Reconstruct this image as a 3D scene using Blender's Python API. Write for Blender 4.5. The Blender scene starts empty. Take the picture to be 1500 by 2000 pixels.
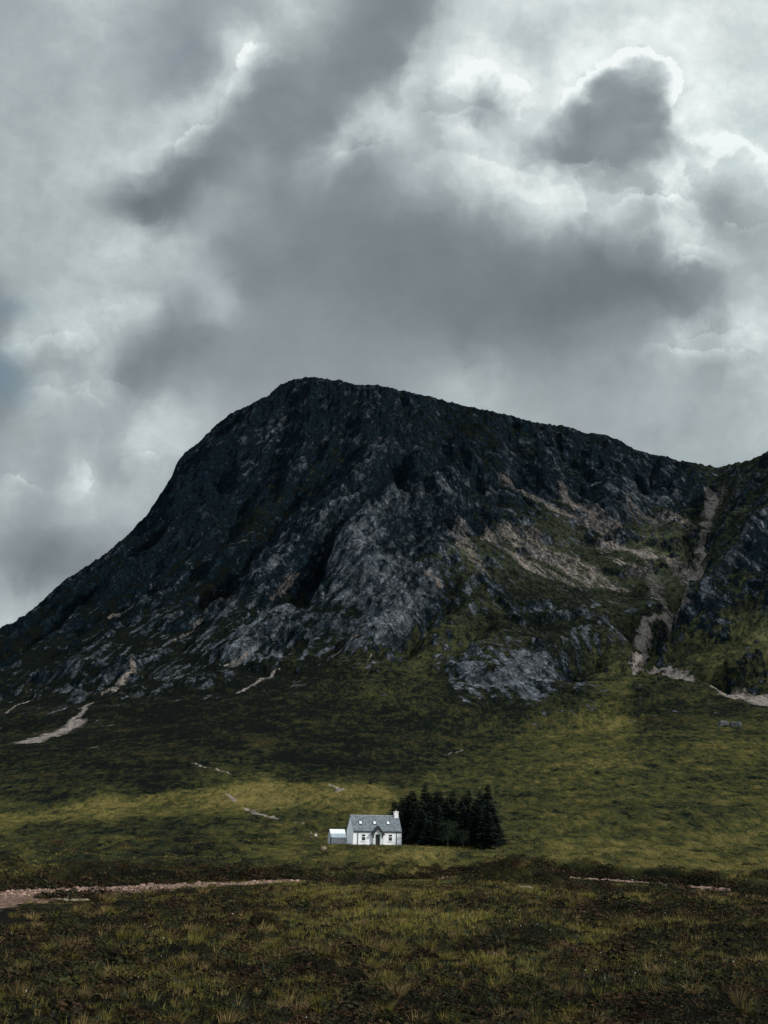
import bpy, bmesh, math, random
import numpy as np
from mathutils import Matrix, Vector

# ------------------------------------------------------------------ camera
W0, H0, FPX = 1500.0, 2000.0, 2600.0          # the photo's pixel frame and focal length in those pixels
PITCH, ROLL, CAMZ = math.radians(13.0), math.radians(0.9), 8.0
cp, sp = math.cos(PITCH), math.sin(PITCH)
FW = np.array([0.0, cp, sp]); UP0 = np.array([0.0, -sp, cp]); RT0 = np.array([1.0, 0.0, 0.0])
cr, sr = math.cos(ROLL), math.sin(ROLL)
RT = cr * RT0 + sr * UP0                       # roll about the view axis
UP = -sr * RT0 + cr * UP0
CAM = np.array([0.0, 0.0, CAMZ])
SC = bpy.context.scene
cam_d = bpy.data.cameras.new('camera')
cam = bpy.data.objects.new('camera', cam_d)
SC.collection.objects.link(cam)
cam_d.sensor_fit = 'VERTICAL'; cam_d.sensor_height = 36.0; cam_d.sensor_width = 27.0
cam_d.lens = 36.0 * FPX / H0
cam_d.clip_start = 0.5; cam_d.clip_end = 60000
M = Matrix(((RT[0], UP[0], -FW[0]), (RT[1], UP[1], -FW[1]), (RT[2], UP[2], -FW[2])))
cam.matrix_world = Matrix.Translation((0, 0, CAMZ)) @ M.to_4x4()
SC.camera = cam

def ray(px, py):
    d = FW + RT * ((px - W0 / 2) / FPX) + UP * ((H0 / 2 - py) / FPX)
    return d / math.hypot(d[0], d[1])          # unit horizontal length: point = CAM + r * ray
def at_r(px, py, r):
    return CAM + ray(px, py) * r
def at_z(px, py, z):
    d = ray(px, py); return CAM + d * ((z - CAMZ) / d[2])
def project(P):
    q = P - CAM
    f = q @ FW
    return W0 / 2 + FPX * (q @ RT) / f, H0 / 2 - FPX * (q @ UP) / f

# ------------------------------------------------------------------ node maths
class N:
    """a socket that can be used in ordinary arithmetic"""
    def __init__(self, g, s): self.g, self.s = g, s
    def _m(self, op, *a, clamp=False):
        n = self.g.nodes.new('ShaderNodeMath'); n.operation = op; n.use_clamp = clamp
        for i, v in enumerate((self,) + a):
            if isinstance(v, N): self.g.links.new(v.s, n.inputs[i])
            else: n.inputs[i].default_value = v
        return N(self.g, n.outputs[0])
    def __add__(s, o): return s._m('ADD', o)
    __radd__ = __add__
    def __sub__(s, o): return s._m('SUBTRACT', o)
    def __rsub__(s, o): return (s * -1.0) + o
    def __mul__(s, o): return s._m('MULTIPLY', o)
    __rmul__ = __mul__
    def __truediv__(s, o): return s._m('DIVIDE', o)
    def pow(s, o): return s._m('POWER', o)
    def abs(s): return s._m('ABSOLUTE')
    def max(s, o): return s._m('MAXIMUM', o)
    def min(s, o): return s._m('MINIMUM', o)
    def sat(s): return s._m('ADD', 0.0, clamp=True)
    def madd(s, a, b): return s._m('MULTIPLY_ADD', a, b)
    def ramp(s, a, b, lo=0.0, hi=1.0, smooth=True):
        n = s.g.nodes.new('ShaderNodeMapRange')
        n.interpolation_type = 'SMOOTHSTEP' if smooth else 'LINEAR'
        s.g.links.new(s.s, n.inputs[0])
        for i, v in enumerate((a, b, lo, hi)): n.inputs[i + 1].default_value = v
        return N(s.g, n.outputs[0])
class G:
    def __init__(self, tree): self.t = tree
    def vec(self, x, y, z=0.0):
        n = self.t.nodes.new('ShaderNodeCombineXYZ')
        for i, v in enumerate((x, y, z)):
            if isinstance(v, N): self.t.links.new(v.s, n.inputs[i])
            else: n.inputs[i].default_value = v
        return n.outputs[0]
    def sep(self, v):
        n = self.t.nodes.new('ShaderNodeSeparateXYZ'); self.t.links.new(v, n.inputs[0])
        return [N(self.t, o) for o in n.outputs]
    def vm(self, op, a, b=None, out=0):
        n = self.t.nodes.new('ShaderNodeVectorMath'); n.operation = op
        for i, v in enumerate((a, b)):
            if v is None: continue
            if isinstance(v, (tuple, list)): n.inputs[i].default_value = v
            elif isinstance(v, (int, float)): n.inputs['Scale'].default_value = v
            elif isinstance(v, N): self.t.links.new(v.s, n.inputs['Scale'])
            else: self.t.links.new(v, n.inputs[i])
        return N(self.t, n.outputs['Value']) if out else n.outputs[0]
    def noise(self, v, scale, detail=4.0, rough=0.55, dist=0.0, lac=2.0, color=False, kind='FBM'):
        n = self.t.nodes.new('ShaderNodeTexNoise'); n.noise_type = kind
        if kind in ('FBM', 'MULTIFRACTAL'): n.normalize = True
        self.t.links.new(v, n.inputs['Vector'])
        n.inputs['Scale'].default_value = scale; n.inputs['Detail'].default_value = detail
        n.inputs['Roughness'].default_value = rough; n.inputs['Distortion'].default_value = dist
        n.inputs['Lacunarity'].default_value = lac
        return n.outputs['Color'] if color else N(self.t, n.outputs[0])
    def voronoi(self, v, scale, feature='F1', rand=1.0, detail=0.0, out='Distance', smooth=None):
        n = self.t.nodes.new('ShaderNodeTexVoronoi'); n.feature = feature
        self.t.links.new(v, n.inputs['Vector']); n.inputs['Scale'].default_value = scale
        n.inputs['Randomness'].default_value = rand
        if 'Detail' in n.inputs: n.inputs['Detail'].default_value = detail
        if smooth is not None: n.inputs['Smoothness'].default_value = smooth
        o = n.outputs[out]
        return o if out == 'Color' else N(self.t, o)
    def blob(self, v, cx, cy, rx, ry, rot=0.0, amp=1.0, acc=None, kind='QUADRATIC_SPHERE'):
        m = self.t.nodes.new('ShaderNodeMapping'); m.vector_type = 'TEXTURE'
        self.t.links.new(v, m.inputs[0])
        m.inputs['Location'].default_value = (cx, cy, 0)
        m.inputs['Rotation'].default_value = (0, 0, math.radians(rot))
        m.inputs['Scale'].default_value = (rx, ry, 1)
        g = self.t.nodes.new('ShaderNodeTexGradient'); g.gradient_type = kind
        self.t.links.new(m.outputs[0], g.inputs[0])
        f = N(self.t, g.outputs['Fac'])
        return f * amp if acc is None else f.madd(amp, acc)
    def mix(self, f, a, b):
        n = self.t.nodes.new('ShaderNodeMix'); n.data_type = 'RGBA'
        for i, v in ((0, f), (6, a), (7, b)):
            if isinstance(v, N): self.t.links.new(v.s, n.inputs[i])
            elif isinstance(v, (tuple, list)): n.inputs[i].default_value = tuple(v) + ((1.0,) if len(v) == 3 else ())
            elif isinstance(v, (int, float)): n.inputs[i].default_value = v
            else: self.t.links.new(v, n.inputs[i])
        return n.outputs[2]
    def cramp(self, f, stops, interp='LINEAR'):
        n = self.t.nodes.new('ShaderNodeValToRGB'); r = n.color_ramp; r.interpolation = interp
        while len(r.elements) < len(stops): r.elements.new(0.5)
        for e, (p, c) in zip(r.elements, stops): e.position = p; e.color = tuple(c) + (1.0,)
        self.t.links.new(f.s, n.inputs[0]); return n.outputs[0]
    def attr(self, name):
        n = self.t.nodes.new('ShaderNodeAttribute'); n.attribute_name = name
        return N(self.t, n.outputs['Fac'])
def lin(r, g=None, b=None):
    """sRGB 0-255 to linear"""
    if g is None: g = b = r
    f = lambda c: (c / 255 / 12.92) if c <= 10.3 else ((c / 255 + 0.055) / 1.055) ** 2.4
    return (f(r), f(g), f(b))

# ------------------------------------------------------------------ light and sky
SUN_EL, SUN_AZ = math.radians(32), math.radians(112)     # azimuth from +Y (ahead) towards +X (right)
sun_dir = Vector((math.sin(SUN_AZ) * math.cos(SUN_EL), math.cos(SUN_AZ) * math.cos(SUN_EL), math.sin(SUN_EL)))
sd = bpy.data.lights.new('sun', 'SUN'); sd.energy = 3.4; sd.angle = math.radians(4); sd.color = (1.0, 0.95, 0.87)
so = bpy.data.objects.new('sun', sd); SC.collection.objects.link(so)
so.rotation_euler = sun_dir.to_track_quat('Z', 'Y').to_euler()
SC.view_settings.view_transform = 'Standard'; SC.view_settings.look = 'None'
SC.view_settings.exposure = 0.0; SC.view_settings.gamma = 1.0

def build_sky():
    wd = bpy.data.worlds.new('World'); SC.world = wd; wd.use_nodes = True
    t = wd.node_tree; t.nodes.clear(); g = G(t)
    out = t.nodes.new('ShaderNodeOutputWorld'); bg = t.nodes.new('ShaderNodeBackground')
    t.links.new(bg.outputs[0], out.inputs[0])
    STR = 0.1; bg.inputs['Strength'].default_value = STR
    sky = t.nodes.new('ShaderNodeTexSky'); sky.sky_type = 'NISHITA'; sky.sun_disc = False
    sky.sun_elevation = SUN_EL; sky.sun_rotation = SUN_AZ
    tc = t.nodes.new('ShaderNodeTexCoord'); D = tc.outputs['Generated']
    fw = g.vm('DOT_PRODUCT', D, tuple(FW), 1)
    # gnomonic sky map about the direction of the mountain, one unit = 1000 photo pixels = 21 degrees
    k = FPX / 1000.0
    fc = fw.max(0.2)
    X = (g.vm('DOT_PRODUCT', D, tuple(RT), 1) / fc).madd(k, 0.75)
    Y = (g.vm('DOT_PRODUCT', D, tuple(UP), 1) / fc).madd(-k, 1.0)
    P = g.vec(X, Y)
    def warp(P, scale, amp, detail, rough=0.6, seed=0.0):
        c = g.noise(g.vm('ADD', P, (seed, seed * 1.7, seed * 0.3)), scale, detail, rough, color=True)
        return g.vm('ADD', P, g.vm('SCALE', g.vm('SUBTRACT', c, (0.5, 0.5, 0.5)), amp))
    P1 = warp(P, 3.0, 0.10, 2)                       # broad bends
    P2 = warp(warp(P, 8.0, 0.085, 2, 0.5, 1.3), 22.0, 0.05, 5, 0.62, 3.1)           # puffs
    P3 = warp(P1, 5.0, 0.16, 5, 0.62, 7.7)           # ragged wisps
    g.P4 = warp(P, 16.0, 0.085, 6, 0.66, 11.3)         # crinkled cloud edges
    SKY_LAYERS(g, P, P1, P2, P3)
    lum = g.final
    # colour from luminance: blue-grey darks, near-white lights
    col = g.cramp(lum, [(0.0, lin(78, 86, 91)), (0.22, lin(113, 121, 126)), (0.4, lin(141, 149, 154)),
                        (0.6, lin(174, 182, 186)), (0.8, lin(207, 215, 217)), (1.0, lin(244, 248, 248))])
    # mauve-grey against green-grey drift inside the clouds
    tint = g.noise(P, 2.3, 3, 0.5).ramp(0.4, 0.62)
    col = g.mix(tint, g.vm('MULTIPLY', col, (0.985, 1.0, 0.995)), g.vm('MULTIPLY', col, (0.955, 1.0, 0.985)))
    cloudc = g.vm('SCALE', col, 1.0 / STR)
    # clear-sky gaps at the far left
    gap = g.blob(P3, 0.0, 0.73, 0.16, 0.10, 20, 1.0)
    gap = g.blob(P3, 0.03, 0.61, 0.13, 0.07, -20, 0.55, gap)
    gap = g.blob(P3, 0.36, 0.10, 0.28, 0.16, -35, 0.35, gap)
    gap = gap.ramp(0.05, 0.75, 0.0, 0.65)
    blue = g.mix(0.55, g.vm('SCALE', sky.outputs[0], 0.55), tuple(c / STR for c in lin(134, 160, 170)))
    front = g.mix(gap, cloudc, blue)
    # the rest of the dome: broken cloud, made brighter than the view to fill-light cottage and land
    n = g.noise(D, 3.2, 6, 0.6).ramp(0.32, 0.68, 0.0, 1.0)
    zc = g.sep(D)[2]
    rest = g.mix(n, lin(176, 190, 202), REST_BRIGHT)
    rest = g.vm('SCALE', rest, 1.0 / STR)
    rest = g.mix(0.12, rest, sky.outputs[0])
    f = fw.ramp(0.55, 0.80)
    t.links.new(g.mix(f, rest, front), bg.inputs['Color'])
    wd.cycles.sampling_method = 'MANUAL'; wd.cycles.sample_map_resolution = 512
REST_BRIGHT = (1.10, 1.22, 1.32)
SKY_TONES = '''0,0,168 150,0,185 300,0,172 450,0,160 600,0,185 750,0,140 900,0,190 1050,0,212 1200,0,216 1350,0,214 1500,0,214
0,125,172 150,125,178 300,125,160 600,125,150 750,125,140 1050,110,192 1400,125,214 1500,125,210
0,250,174 150,250,182 450,250,148 600,250,140 1050,250,215 1400,200,216 1500,250,205
0,375,178 150,375,182 450,350,150 600,400,140 750,375,148 900,375,178 1500,375,188
0,500,176 150,500,182 300,520,176 450,500,142 600,500,132 750,500,130 900,500,131 1050,500,138 1500,500,175
150,600,190 450,650,146 600,600,142 750,600,138 900,620,128 1050,620,125 1500,600,195
600,750,152 750,750,154 1050,780,162 1200,760,162 1350,780,172 1500,760,186 450,800,165 450,900,168 700,850,160 900,850,168 1100,880,166 1300,880,170 1500,880,178
300,1030,162 450,1050,160 700,1050,160 1000,1050,160 1300,1050,165 1550,1050,170 300,1150,155 150,1125,138 150,1250,170 400,1250,160
470,85,212 440,140,204 370,210,198 330,265,196 290,300,188 560,20,192 400,80,164 330,170,165 250,230,178 400,150,168 520,40,172
520,130,155 480,200,150 420,270,146 350,330,136 290,400,124 220,420,150 650,60,150 700,150,138 640,200,140 560,300,138 760,90,138 840,30,150
830,170,192 760,215,195 700,250,186 640,300,180 590,340,158 530,320,158 450,390,160 400,400,156 700,290,160 800,290,172 860,280,188 660,360,144
950,105,232 870,150,222 1010,140,218 950,190,162 930,220,166 860,225,172 900,170,205 1000,250,205 900,245,214 1070,190,216 980,80,206
920,290,214 870,300,200 990,320,220 1060,340,214 1100,350,210 830,340,184 900,370,180 1000,390,190 1080,420,190 1150,420,185
1180,110,230 1250,90,240 1320,125,236 1335,160,226 1290,170,188 1220,140,172 1240,110,215 1160,170,158 1130,230,148 1200,220,144 1270,220,148 1280,270,154 1080,250,172 1120,300,142 1200,290,144 1210,340,166 1070,290,178 1300,230,198 1325,205,222
1400,250,220 1440,280,212 1350,330,210 1290,370,205 1250,390,166 1400,390,162 1390,420,166 1300,430,195 1440,340,205 1470,370,190 1480,420,170 1200,400,204 1300,480,178 1370,490,195 1420,500,190 1440,460,172
1150,480,142 1250,500,132 1320,540,132 1400,540,148 1200,560,122 1050,560,126 1300,600,135 1400,590,165 1200,620,138
1350,660,195 1440,640,205 1460,700,185 1380,700,166 1300,720,172 1000,700,146 1100,690,148 930,765,182 880,740,168 820,690,148 700,680,148 500,600,148 440,580,172 420,610,166 350,590,160 380,660,135 280,690,135 250,720,140 400,720,146 330,640,140
200,600,192 270,590,192 130,650,195 60,650,185 20,660,192 250,640,175 200,680,180 100,700,166 15,720,142 30,765,148 90,760,176 200,760,180 130,820,165 60,830,166 230,830,170 330,780,172
150,920,198 180,970,186 110,920,165 230,930,160 290,900,200 270,970,185 320,930,178 30,960,178 60,1000,160 120,1040,155 30,1050,150 60,1110,128 20,1180,176 80,1170,164 340,480,184 260,440,180 100,430,180 40,550,168 0,625,148
650,400,138 700,440,134 780,430,136 850,430,140 950,450,140 650,460,134 550,460,140 560,560,140 650,560,136 750,560,130 820,540,130 980,560,127 1000,500,133 920,500,133 1120,590,122 1250,580,126 1180,520,126 1100,520,130 1000,640,132 900,680,138 1150,650,140 1250,660,150 1050,700,146 780,640,140 550,680,147 600,700,150 650,500,134 480,560,142 520,500,140
240,380,136 260,420,126 320,370,128 370,330,134 330,420,130 380,400,146 450,290,142 500,260,142 560,220,140 600,150,146 680,100,138 720,60,138 800,50,142 780,130,150 720,180,150 640,250,146 540,350,142 500,380,148
690,290,172 740,270,176 800,250,190 650,280,185 620,310,172 780,190,190 840,120,200 870,70,196
1170,270,143 1240,200,146 1230,250,145 1180,190,152 1140,270,142 1100,280,150 1260,180,152 1210,170,160 1290,250,152 1230,300,146 1160,310,146
200,20,182 100,60,176 230,60,172 270,150,166 200,180,180 120,200,176 60,150,172 60,330,178 200,330,182 30,450,174 200,450,176 250,560,178
1050,235,205 1110,200,215 1040,275,178 1100,325,166 1060,285,160 1090,300,153 1040,300,174 1130,320,160 1020,310,195 1250,330,185 1140,350,185 1320,300,200 1150,145,226 1175,155,168 1230,190,150 1290,160,190 1265,130,200 1125,250,150 1250,250,150 1075,295,160 1200,280,150 1165,320,170 1100,215,205 1310,225,222 1190,340,152 1240,150,190 1290,150,205 1200,130,205 1145,190,190 1290,205,165
935,105,232 1010,150,224 800,165,206 750,300,164 850,325,186 975,325,206 760,235,214 700,262,200 655,288,186 820,110,200 790,150,196 745,190,176 720,215,188
1450,60,214 1380,40,214 1250,40,216 1150,60,212 1440,160,211 1400,90,213 900,60,200 1000,40,208 930,40,202 1100,20,213
380,190,196 410,170,196 345,240,196 310,280,192 475,95,216 500,75,200 430,155,204 270,330,184
560,250,138 480,300,142 430,360,140 700,110,138 590,230,140 660,180,140
700,560,134 620,600,142 540,620,146 460,680,148 700,620,140 860,560,130 1100,560,124 1160,600,128'''
def tone_map(nx, ny):
    """thin-plate surface through the tones, over the patch of sky round the mountain"""
    pts = np.array([[float(v) for v in s.split(',')] for s in SKY_TONES.split()])
    C = pts[:, :2] / 1000.0
    U = lambda d: np.where(d > 1e-9, d * d * np.log(np.maximum(d, 1e-9)), 0)
    n = len(C); Q = np.c_[np.ones(n), C]
    A = np.zeros((n + 3, n + 3)); A[:n, :n] = U(np.linalg.norm(C[:, None] - C[None], axis=2)) + np.eye(n) * 0.00012
    A[:n, n:] = Q; A[n:, :n] = Q.T
    w = np.linalg.solve(A, np.r_[pts[:, 2], 0, 0, 0])
    X, Y = np.meshgrid(np.linspace(-0.15, 1.65, nx), np.linspace(-0.10, 1.35, ny)); P = np.c_[X.ravel(), Y.ravel()]
    T = U(np.linalg.norm(P[:, None] - C[None], axis=2)) @ w[:n] + np.c_[np.ones(len(P)), P] @ w[n:]
    return np.clip(T.reshape(ny, nx), 112, 236)
def SKY_LAYERS(g, P, P1, P2, P3):
    """cloud tone (0 dark underside .. 1 sunlit rim) from measured tones, bent by turbulence, with crisp sunlit rims"""
    T = tone_map(100, 82); mean = float(T.mean())
    u, sv, vt = np.linalg.svd(T - mean, full_matrices=False)
    def curve(f, vals):
        n = g.t.nodes.new('ShaderNodeFloatCurve'); c = n.mapping.curves[0]
        n.mapping.use_clip = False
        lo, hi = float(vals.min()), float(vals.max()); vv = (vals - lo) / (hi - lo)
        xs = np.linspace(0, 1, len(vals))
        c.points[0].location = (0, vv[0]); c.points[1].location = (1, vv[-1])
        for x, v in zip(xs[1:-1], vv[1:-1]): c.points.new(float(x), float(v))
        n.mapping.update(); g.t.links.new(f.s, n.inputs['Value'])
        return N(g.t, n.outputs[0]).madd(hi - lo, lo)
    px, py, _ = g.sep(P2)
    fx = ((px + 0.15) / 1.8).sat(); fy = ((py + 0.10) / 1.45).sat()
    tone = None
    for k in range(20):
        term = curve(fx, vt[k]) * curve(fy, u[:, k] * sv[k])
        tone = term + mean if tone is None else tone + term
    one = tone * 0.0
    def field(Q, blobs):
        a = one
        for b in blobs: a = g.blob(Q, *b, acc=a)
        return a
    fine = g.noise(P, 9.0, 7.5, 0.64) - 0.5
    puff = 0.28 - (g.noise(P2, 9.0, 5, 0.6) - 0.5).abs() * 2.2      # billows: rounded lights, thin dark creases
    wisp = g.noise(g.vm('MULTIPLY', P3, (1.0, 1.7, 1.0)), 6.0, 6, 0.64) - 0.5
    light = tone.ramp(140, 205)
    zone = field(P, [(1.3, 0.36, 0.55, 0.34, 0, 2.6), (0.95, 0.18, 0.25, 0.2, 0, 1.2), (0.15, 0.75, 0.4, 0.4, 0, 1.2), (1.4, 0.68, 0.3, 0.2, 0, 1.5)]).min(1.3).max(0.25)
    en = g.noise(P2, 6.5, 5, 0.55)                 # small heaped edges: crisp on one side, soft on the other
    tone = tone + (en.ramp(0.475, 0.55) - en.ramp(0.485, 0.74) - 0.12) * ((light * 15.0 + 2.0) * zone)
    tone = tone + fine * (light * 52.0 + 10.0) + puff * (light * 18.0)
    tone = tone + wisp * (light * 20.0 + 10.0)
    # crisp sunlit rims: (blobs of the cloud edge, mask blobs, strength, threshold)
    rims = [
        ([(1.30, 0.42, 0.10, 0.07, 0, 1.5), (1.22, 0.41, 0.07, 0.05, 0, 1.0), (1.38, 0.44, 0.08, 0.06, 0, 1.2)], [(1.28, 0.38, 0.15, 0.06, 0, 1.5)], 20, 0.24),
        ([(1.16, 0.345, 0.10, 0.05, 10, 1.5), (1.06, 0.335, 0.07, 0.05, 0, 1.0)], [(1.12, 0.32, 0.14, 0.05, 8, 1.4)], 18, 0.22),
        ([(1.46, 0.47, 0.12, 0.06, 0, 1.5), (1.36, 0.53, 0.1, 0.05, 0, 1.2)], [(1.44, 0.43, 0.14, 0.05, 0, 1.4), (1.34, 0.5, 0.08, 0.04, 0, 1.0)], 18, 0.22),
        ([(1.30, 0.70, 0.10, 0.05, 0, 1.5), (1.42, 0.72, 0.12, 0.06, 0, 1.4)], [(1.36, 0.68, 0.2, 0.05, 0, 1.4)], 16, 0.22),
        ([(0.93, 0.24, 0.09, 0.05, 0, 1.5), (0.84, 0.25, 0.07, 0.05, 0, 1.2)], [(0.88, 0.215, 0.16, 0.05, 0, 1.3)], 16, 0.22),
        ([(0.08, 0.80, 0.14, 0.07, 0, 1.4), (0.22, 0.79, 0.12, 0.07, 0, 1.2)], [(0.10, 0.75, 0.16, 0.05, 0, 1.2), (0.24, 0.75, 0.12, 0.05, 0, 0.8)], 12, 0.24),
        ([(0.04, 0.97, 0.11, 0.06, 20, 1.4)], [(0.04, 0.93, 0.12, 0.05, 20, 1.4)], 16, 0.24),
        ([(0.15, 0.10, 0.16, 0.10, -20, 1.4)], [(0.2, 0.05, 0.14, 0.08, -30, 1.0)], 8, 0.24),
        ([(0.50, 0.14, 0.10, 0.10, -40, 0.8), (0.64, 0.15, 0.46, 0.16, -47, 1.6), (0.42, 0.31, 0.26, 0.12, -46, 1.3)],
         [(0.46, 0.10, 0.11, 0.12, 0, 1.6), (0.36, 0.24, 0.16, 0.10, -48, 1.5), (0.57, 0.02, 0.08, 0.08, 0, 0.6)], 24, 0.22),
        ([(1.25, 0.17, 0.13, 0.125, 0, 1.6), (1.17, 0.19, 0.17, 0.10, -38, 1.4), (1.28, 0.14, 0.09, 0.08, 30, 0.9)],
         [(1.26, 0.09, 0.15, 0.10, 10, 2.2), (1.33, 0.15, 0.09, 0.11, 0, 2.0), (1.13, 0.14, 0.14, 0.09, -40, 1.2)], 46, 0.34),
        ([(0.94, 0.19, 0.12, 0.13, 0, 1.6), (1.03, 0.22, 0.10, 0.11, 0, 0.9), (0.86, 0.22, 0.11, 0.10, 0, 0.9)],
         [(0.95, 0.10, 0.14, 0.08, 0, 1.6), (1.03, 0.14, 0.07, 0.09, 0, 1.0)], 26, 0.26),
        ([(1.40, 0.36, 0.15, 0.16, 0, 1.6), (1.46, 0.42, 0.12, 0.2, 0, 1.2), (1.28, 0.36, 0.16, 0.12, 0, 1.0)],
         [(1.44, 0.27, 0.14, 0.14, 0, 1.5), (1.5, 0.36, 0.1, 0.14, 0, 1.0)], 20, 0.22),
        ([(0.72, 0.36, 0.20, 0.14, -15, 1.5), (0.88, 0.38, 0.16, 0.16, 0, 1.3), (1.00, 0.42, 0.15, 0.16, 0, 1.3), (1.12, 0.44, 0.16, 0.14, 0, 1.2), (1.24, 0.43, 0.12, 0.12, 0, 1.0)],
         [(0.70, 0.26, 0.14, 0.07, -25, 2.0), (0.92, 0.29, 0.14, 0.08, 10, 1.0), (1.06, 0.33, 0.16, 0.07, 10, 1.0), (1.22, 0.36, 0.12, 0.06, 0, 0.9)], 24, 0.24),
        ([(0.14, 0.71, 0.15, 0.10, -15, 1.5), (0.25, 0.64, 0.12, 0.09, -20, 1.2), (0.04, 0.70, 0.08, 0.06, 0, 0.9)],
         [(0.10, 0.64, 0.16, 0.07, -20, 1.3), (0.24, 0.58, 0.10, 0.05, -10, 1.0)], 14, 0.24),
        ([(0.12, 0.93, 0.09, 0.10, 30, 1.5), (0.28, 0.95, 0.10, 0.12, 20, 1.3)],
         [(0.17, 0.93, 0.06, 0.09, 0, 1.5), (0.29, 0.88, 0.05, 0.07, 0, 1.0)], 18, 0.24),
        ([(1.38, 0.69, 0.11, 0.06, 0, 1.5), (1.48, 0.68, 0.1, 0.09, 0, 1.2), (1.36, 0.51, 0.10, 0.05, 0, 1.3)],
         [(1.38, 0.65, 0.14, 0.05, 0, 1.2), (1.37, 0.48, 0.10, 0.04, 0, 1.0)], 18, 0.22),
    ]
    for edge, mask, s, t0 in rims:
        e = field(g.P4, edge); m = field(P, mask).sat()
        pr = e.ramp(t0 - 0.02, t0 + 0.05) * e.ramp(t0 + 0.03, t0 + 0.70, 1.0, 0.0)
        tone = tone + pr * m * (fine * 1.8 + 0.95) * float(s)
        tone = tone - e.ramp(t0 - 0.05, t0 + 0.07, 1.0, 0.0) * m * (s * 0.16)
    tone = (tone - 150.0) * 1.05 + 149.0
    g.final = ((tone - 84.0) / 162.0).sat()
# ------------------------------------------------------------------ numpy noise
RNG = np.random.default_rng(7)
_a = RNG.uniform(0, 2 * np.pi, (256, 256)); _GX, _GY = np.cos(_a).astype(np.float32), np.sin(_a).astype(np.float32)
_JX, _JY = RNG.uniform(-.5, .5, (256, 256)).astype(np.float32), RNG.uniform(-.5, .5, (256, 256)).astype(np.float32)
def gnoise(x, y):
    """2D gradient noise, about -1..1"""
    xi, yi = np.floor(x).astype(np.int32), np.floor(y).astype(np.int32)
    fx, fy = (x - xi).astype(np.float32), (y - yi).astype(np.float32)
    u, v = fx * fx * fx * (fx * (fx * 6 - 15) + 10), fy * fy * fy * (fy * (fy * 6 - 15) + 10)
    def c(i, j):
        a, b = (xi + i) & 255, (yi + j) & 255
        return _GX[a, b] * (fx - i) + _GY[a, b] * (fy - j)
    a = c(0, 0); a += u * (c(1, 0) - a)
    b = c(0, 1); b += u * (c(1, 1) - b)
    return (a + v * (b - a)) * 1.5
def fbm(x, y, octaves=4, gain=0.5, ridged=False):
    s, a = 0, 1.0
    for o in range(octaves):
        n = gnoise(x + 17.3 * o, y - 9.1 * o)
        s = s + a * ((1 - np.abs(n)) * 2 - 1 if ridged else n)
        a *= gain; x, y = x * 2.03, y * 2.03
    return s
def sstep(x, a, b):
    t = np.clip((x - a) / (b - a), 0, 1); return t * t * (3 - 2 * t)
def erode(x, y, gx, gy, wl0, octaves, strength, gain=0.5, mask=1.0, fm=1.0, seed=0, crest=0.8):
    """gullies running down the slope (gx, gy), each octave branching off the one before"""
    h = np.zeros_like(x); wl = wl0
    for o in range(octaves):
        m = np.sqrt(gx * gx + gy * gy) + 1e-6
        sx, sy = -gy / m, gx / m
        ux, uy = x / wl, y / wl
        cx, cy = np.round(ux).astype(np.int32), np.round(uy).astype(np.int32)
        C = np.zeros_like(x); S = np.zeros_like(x); Wt = np.full_like(x, 1e-4)
        for i in (-1, 0, 1):
            for j in (-1, 0, 1):
                a, b = (cx + i + 31 * o + seed) & 255, (cy + j + 57 * o + seed) & 255
                dx = ux - (cx + i) - _JX[a, b] * 0.8; dy = uy - (cy + j) - _JY[a, b] * 0.8
                w = np.exp(-(dx * dx + dy * dy) * 2.4)
                ph = 2 * np.pi * fm * (dx * sx + dy * sy)
                C += w * np.cos(ph); S += w * np.sin(ph); Wt += w
        C /= Wt; S /= Wt
        if crest: C = C * (1 - crest) + crest * (1 - 2 * np.arccos(np.clip(C * 1.25, -1, 1)) / np.float32(np.pi)) * 1.1
        a_ = strength * wl * np.minimum(m, 1.0)
        h += a_ * C * mask
        k = -a_ * 2 * np.pi * fm / wl * S * 0.8
        gx, gy = gx + k * sx, gy + k * sy
        wl *= 0.5; strength *= gain * 2.0 ** 0.0
    return h

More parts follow.
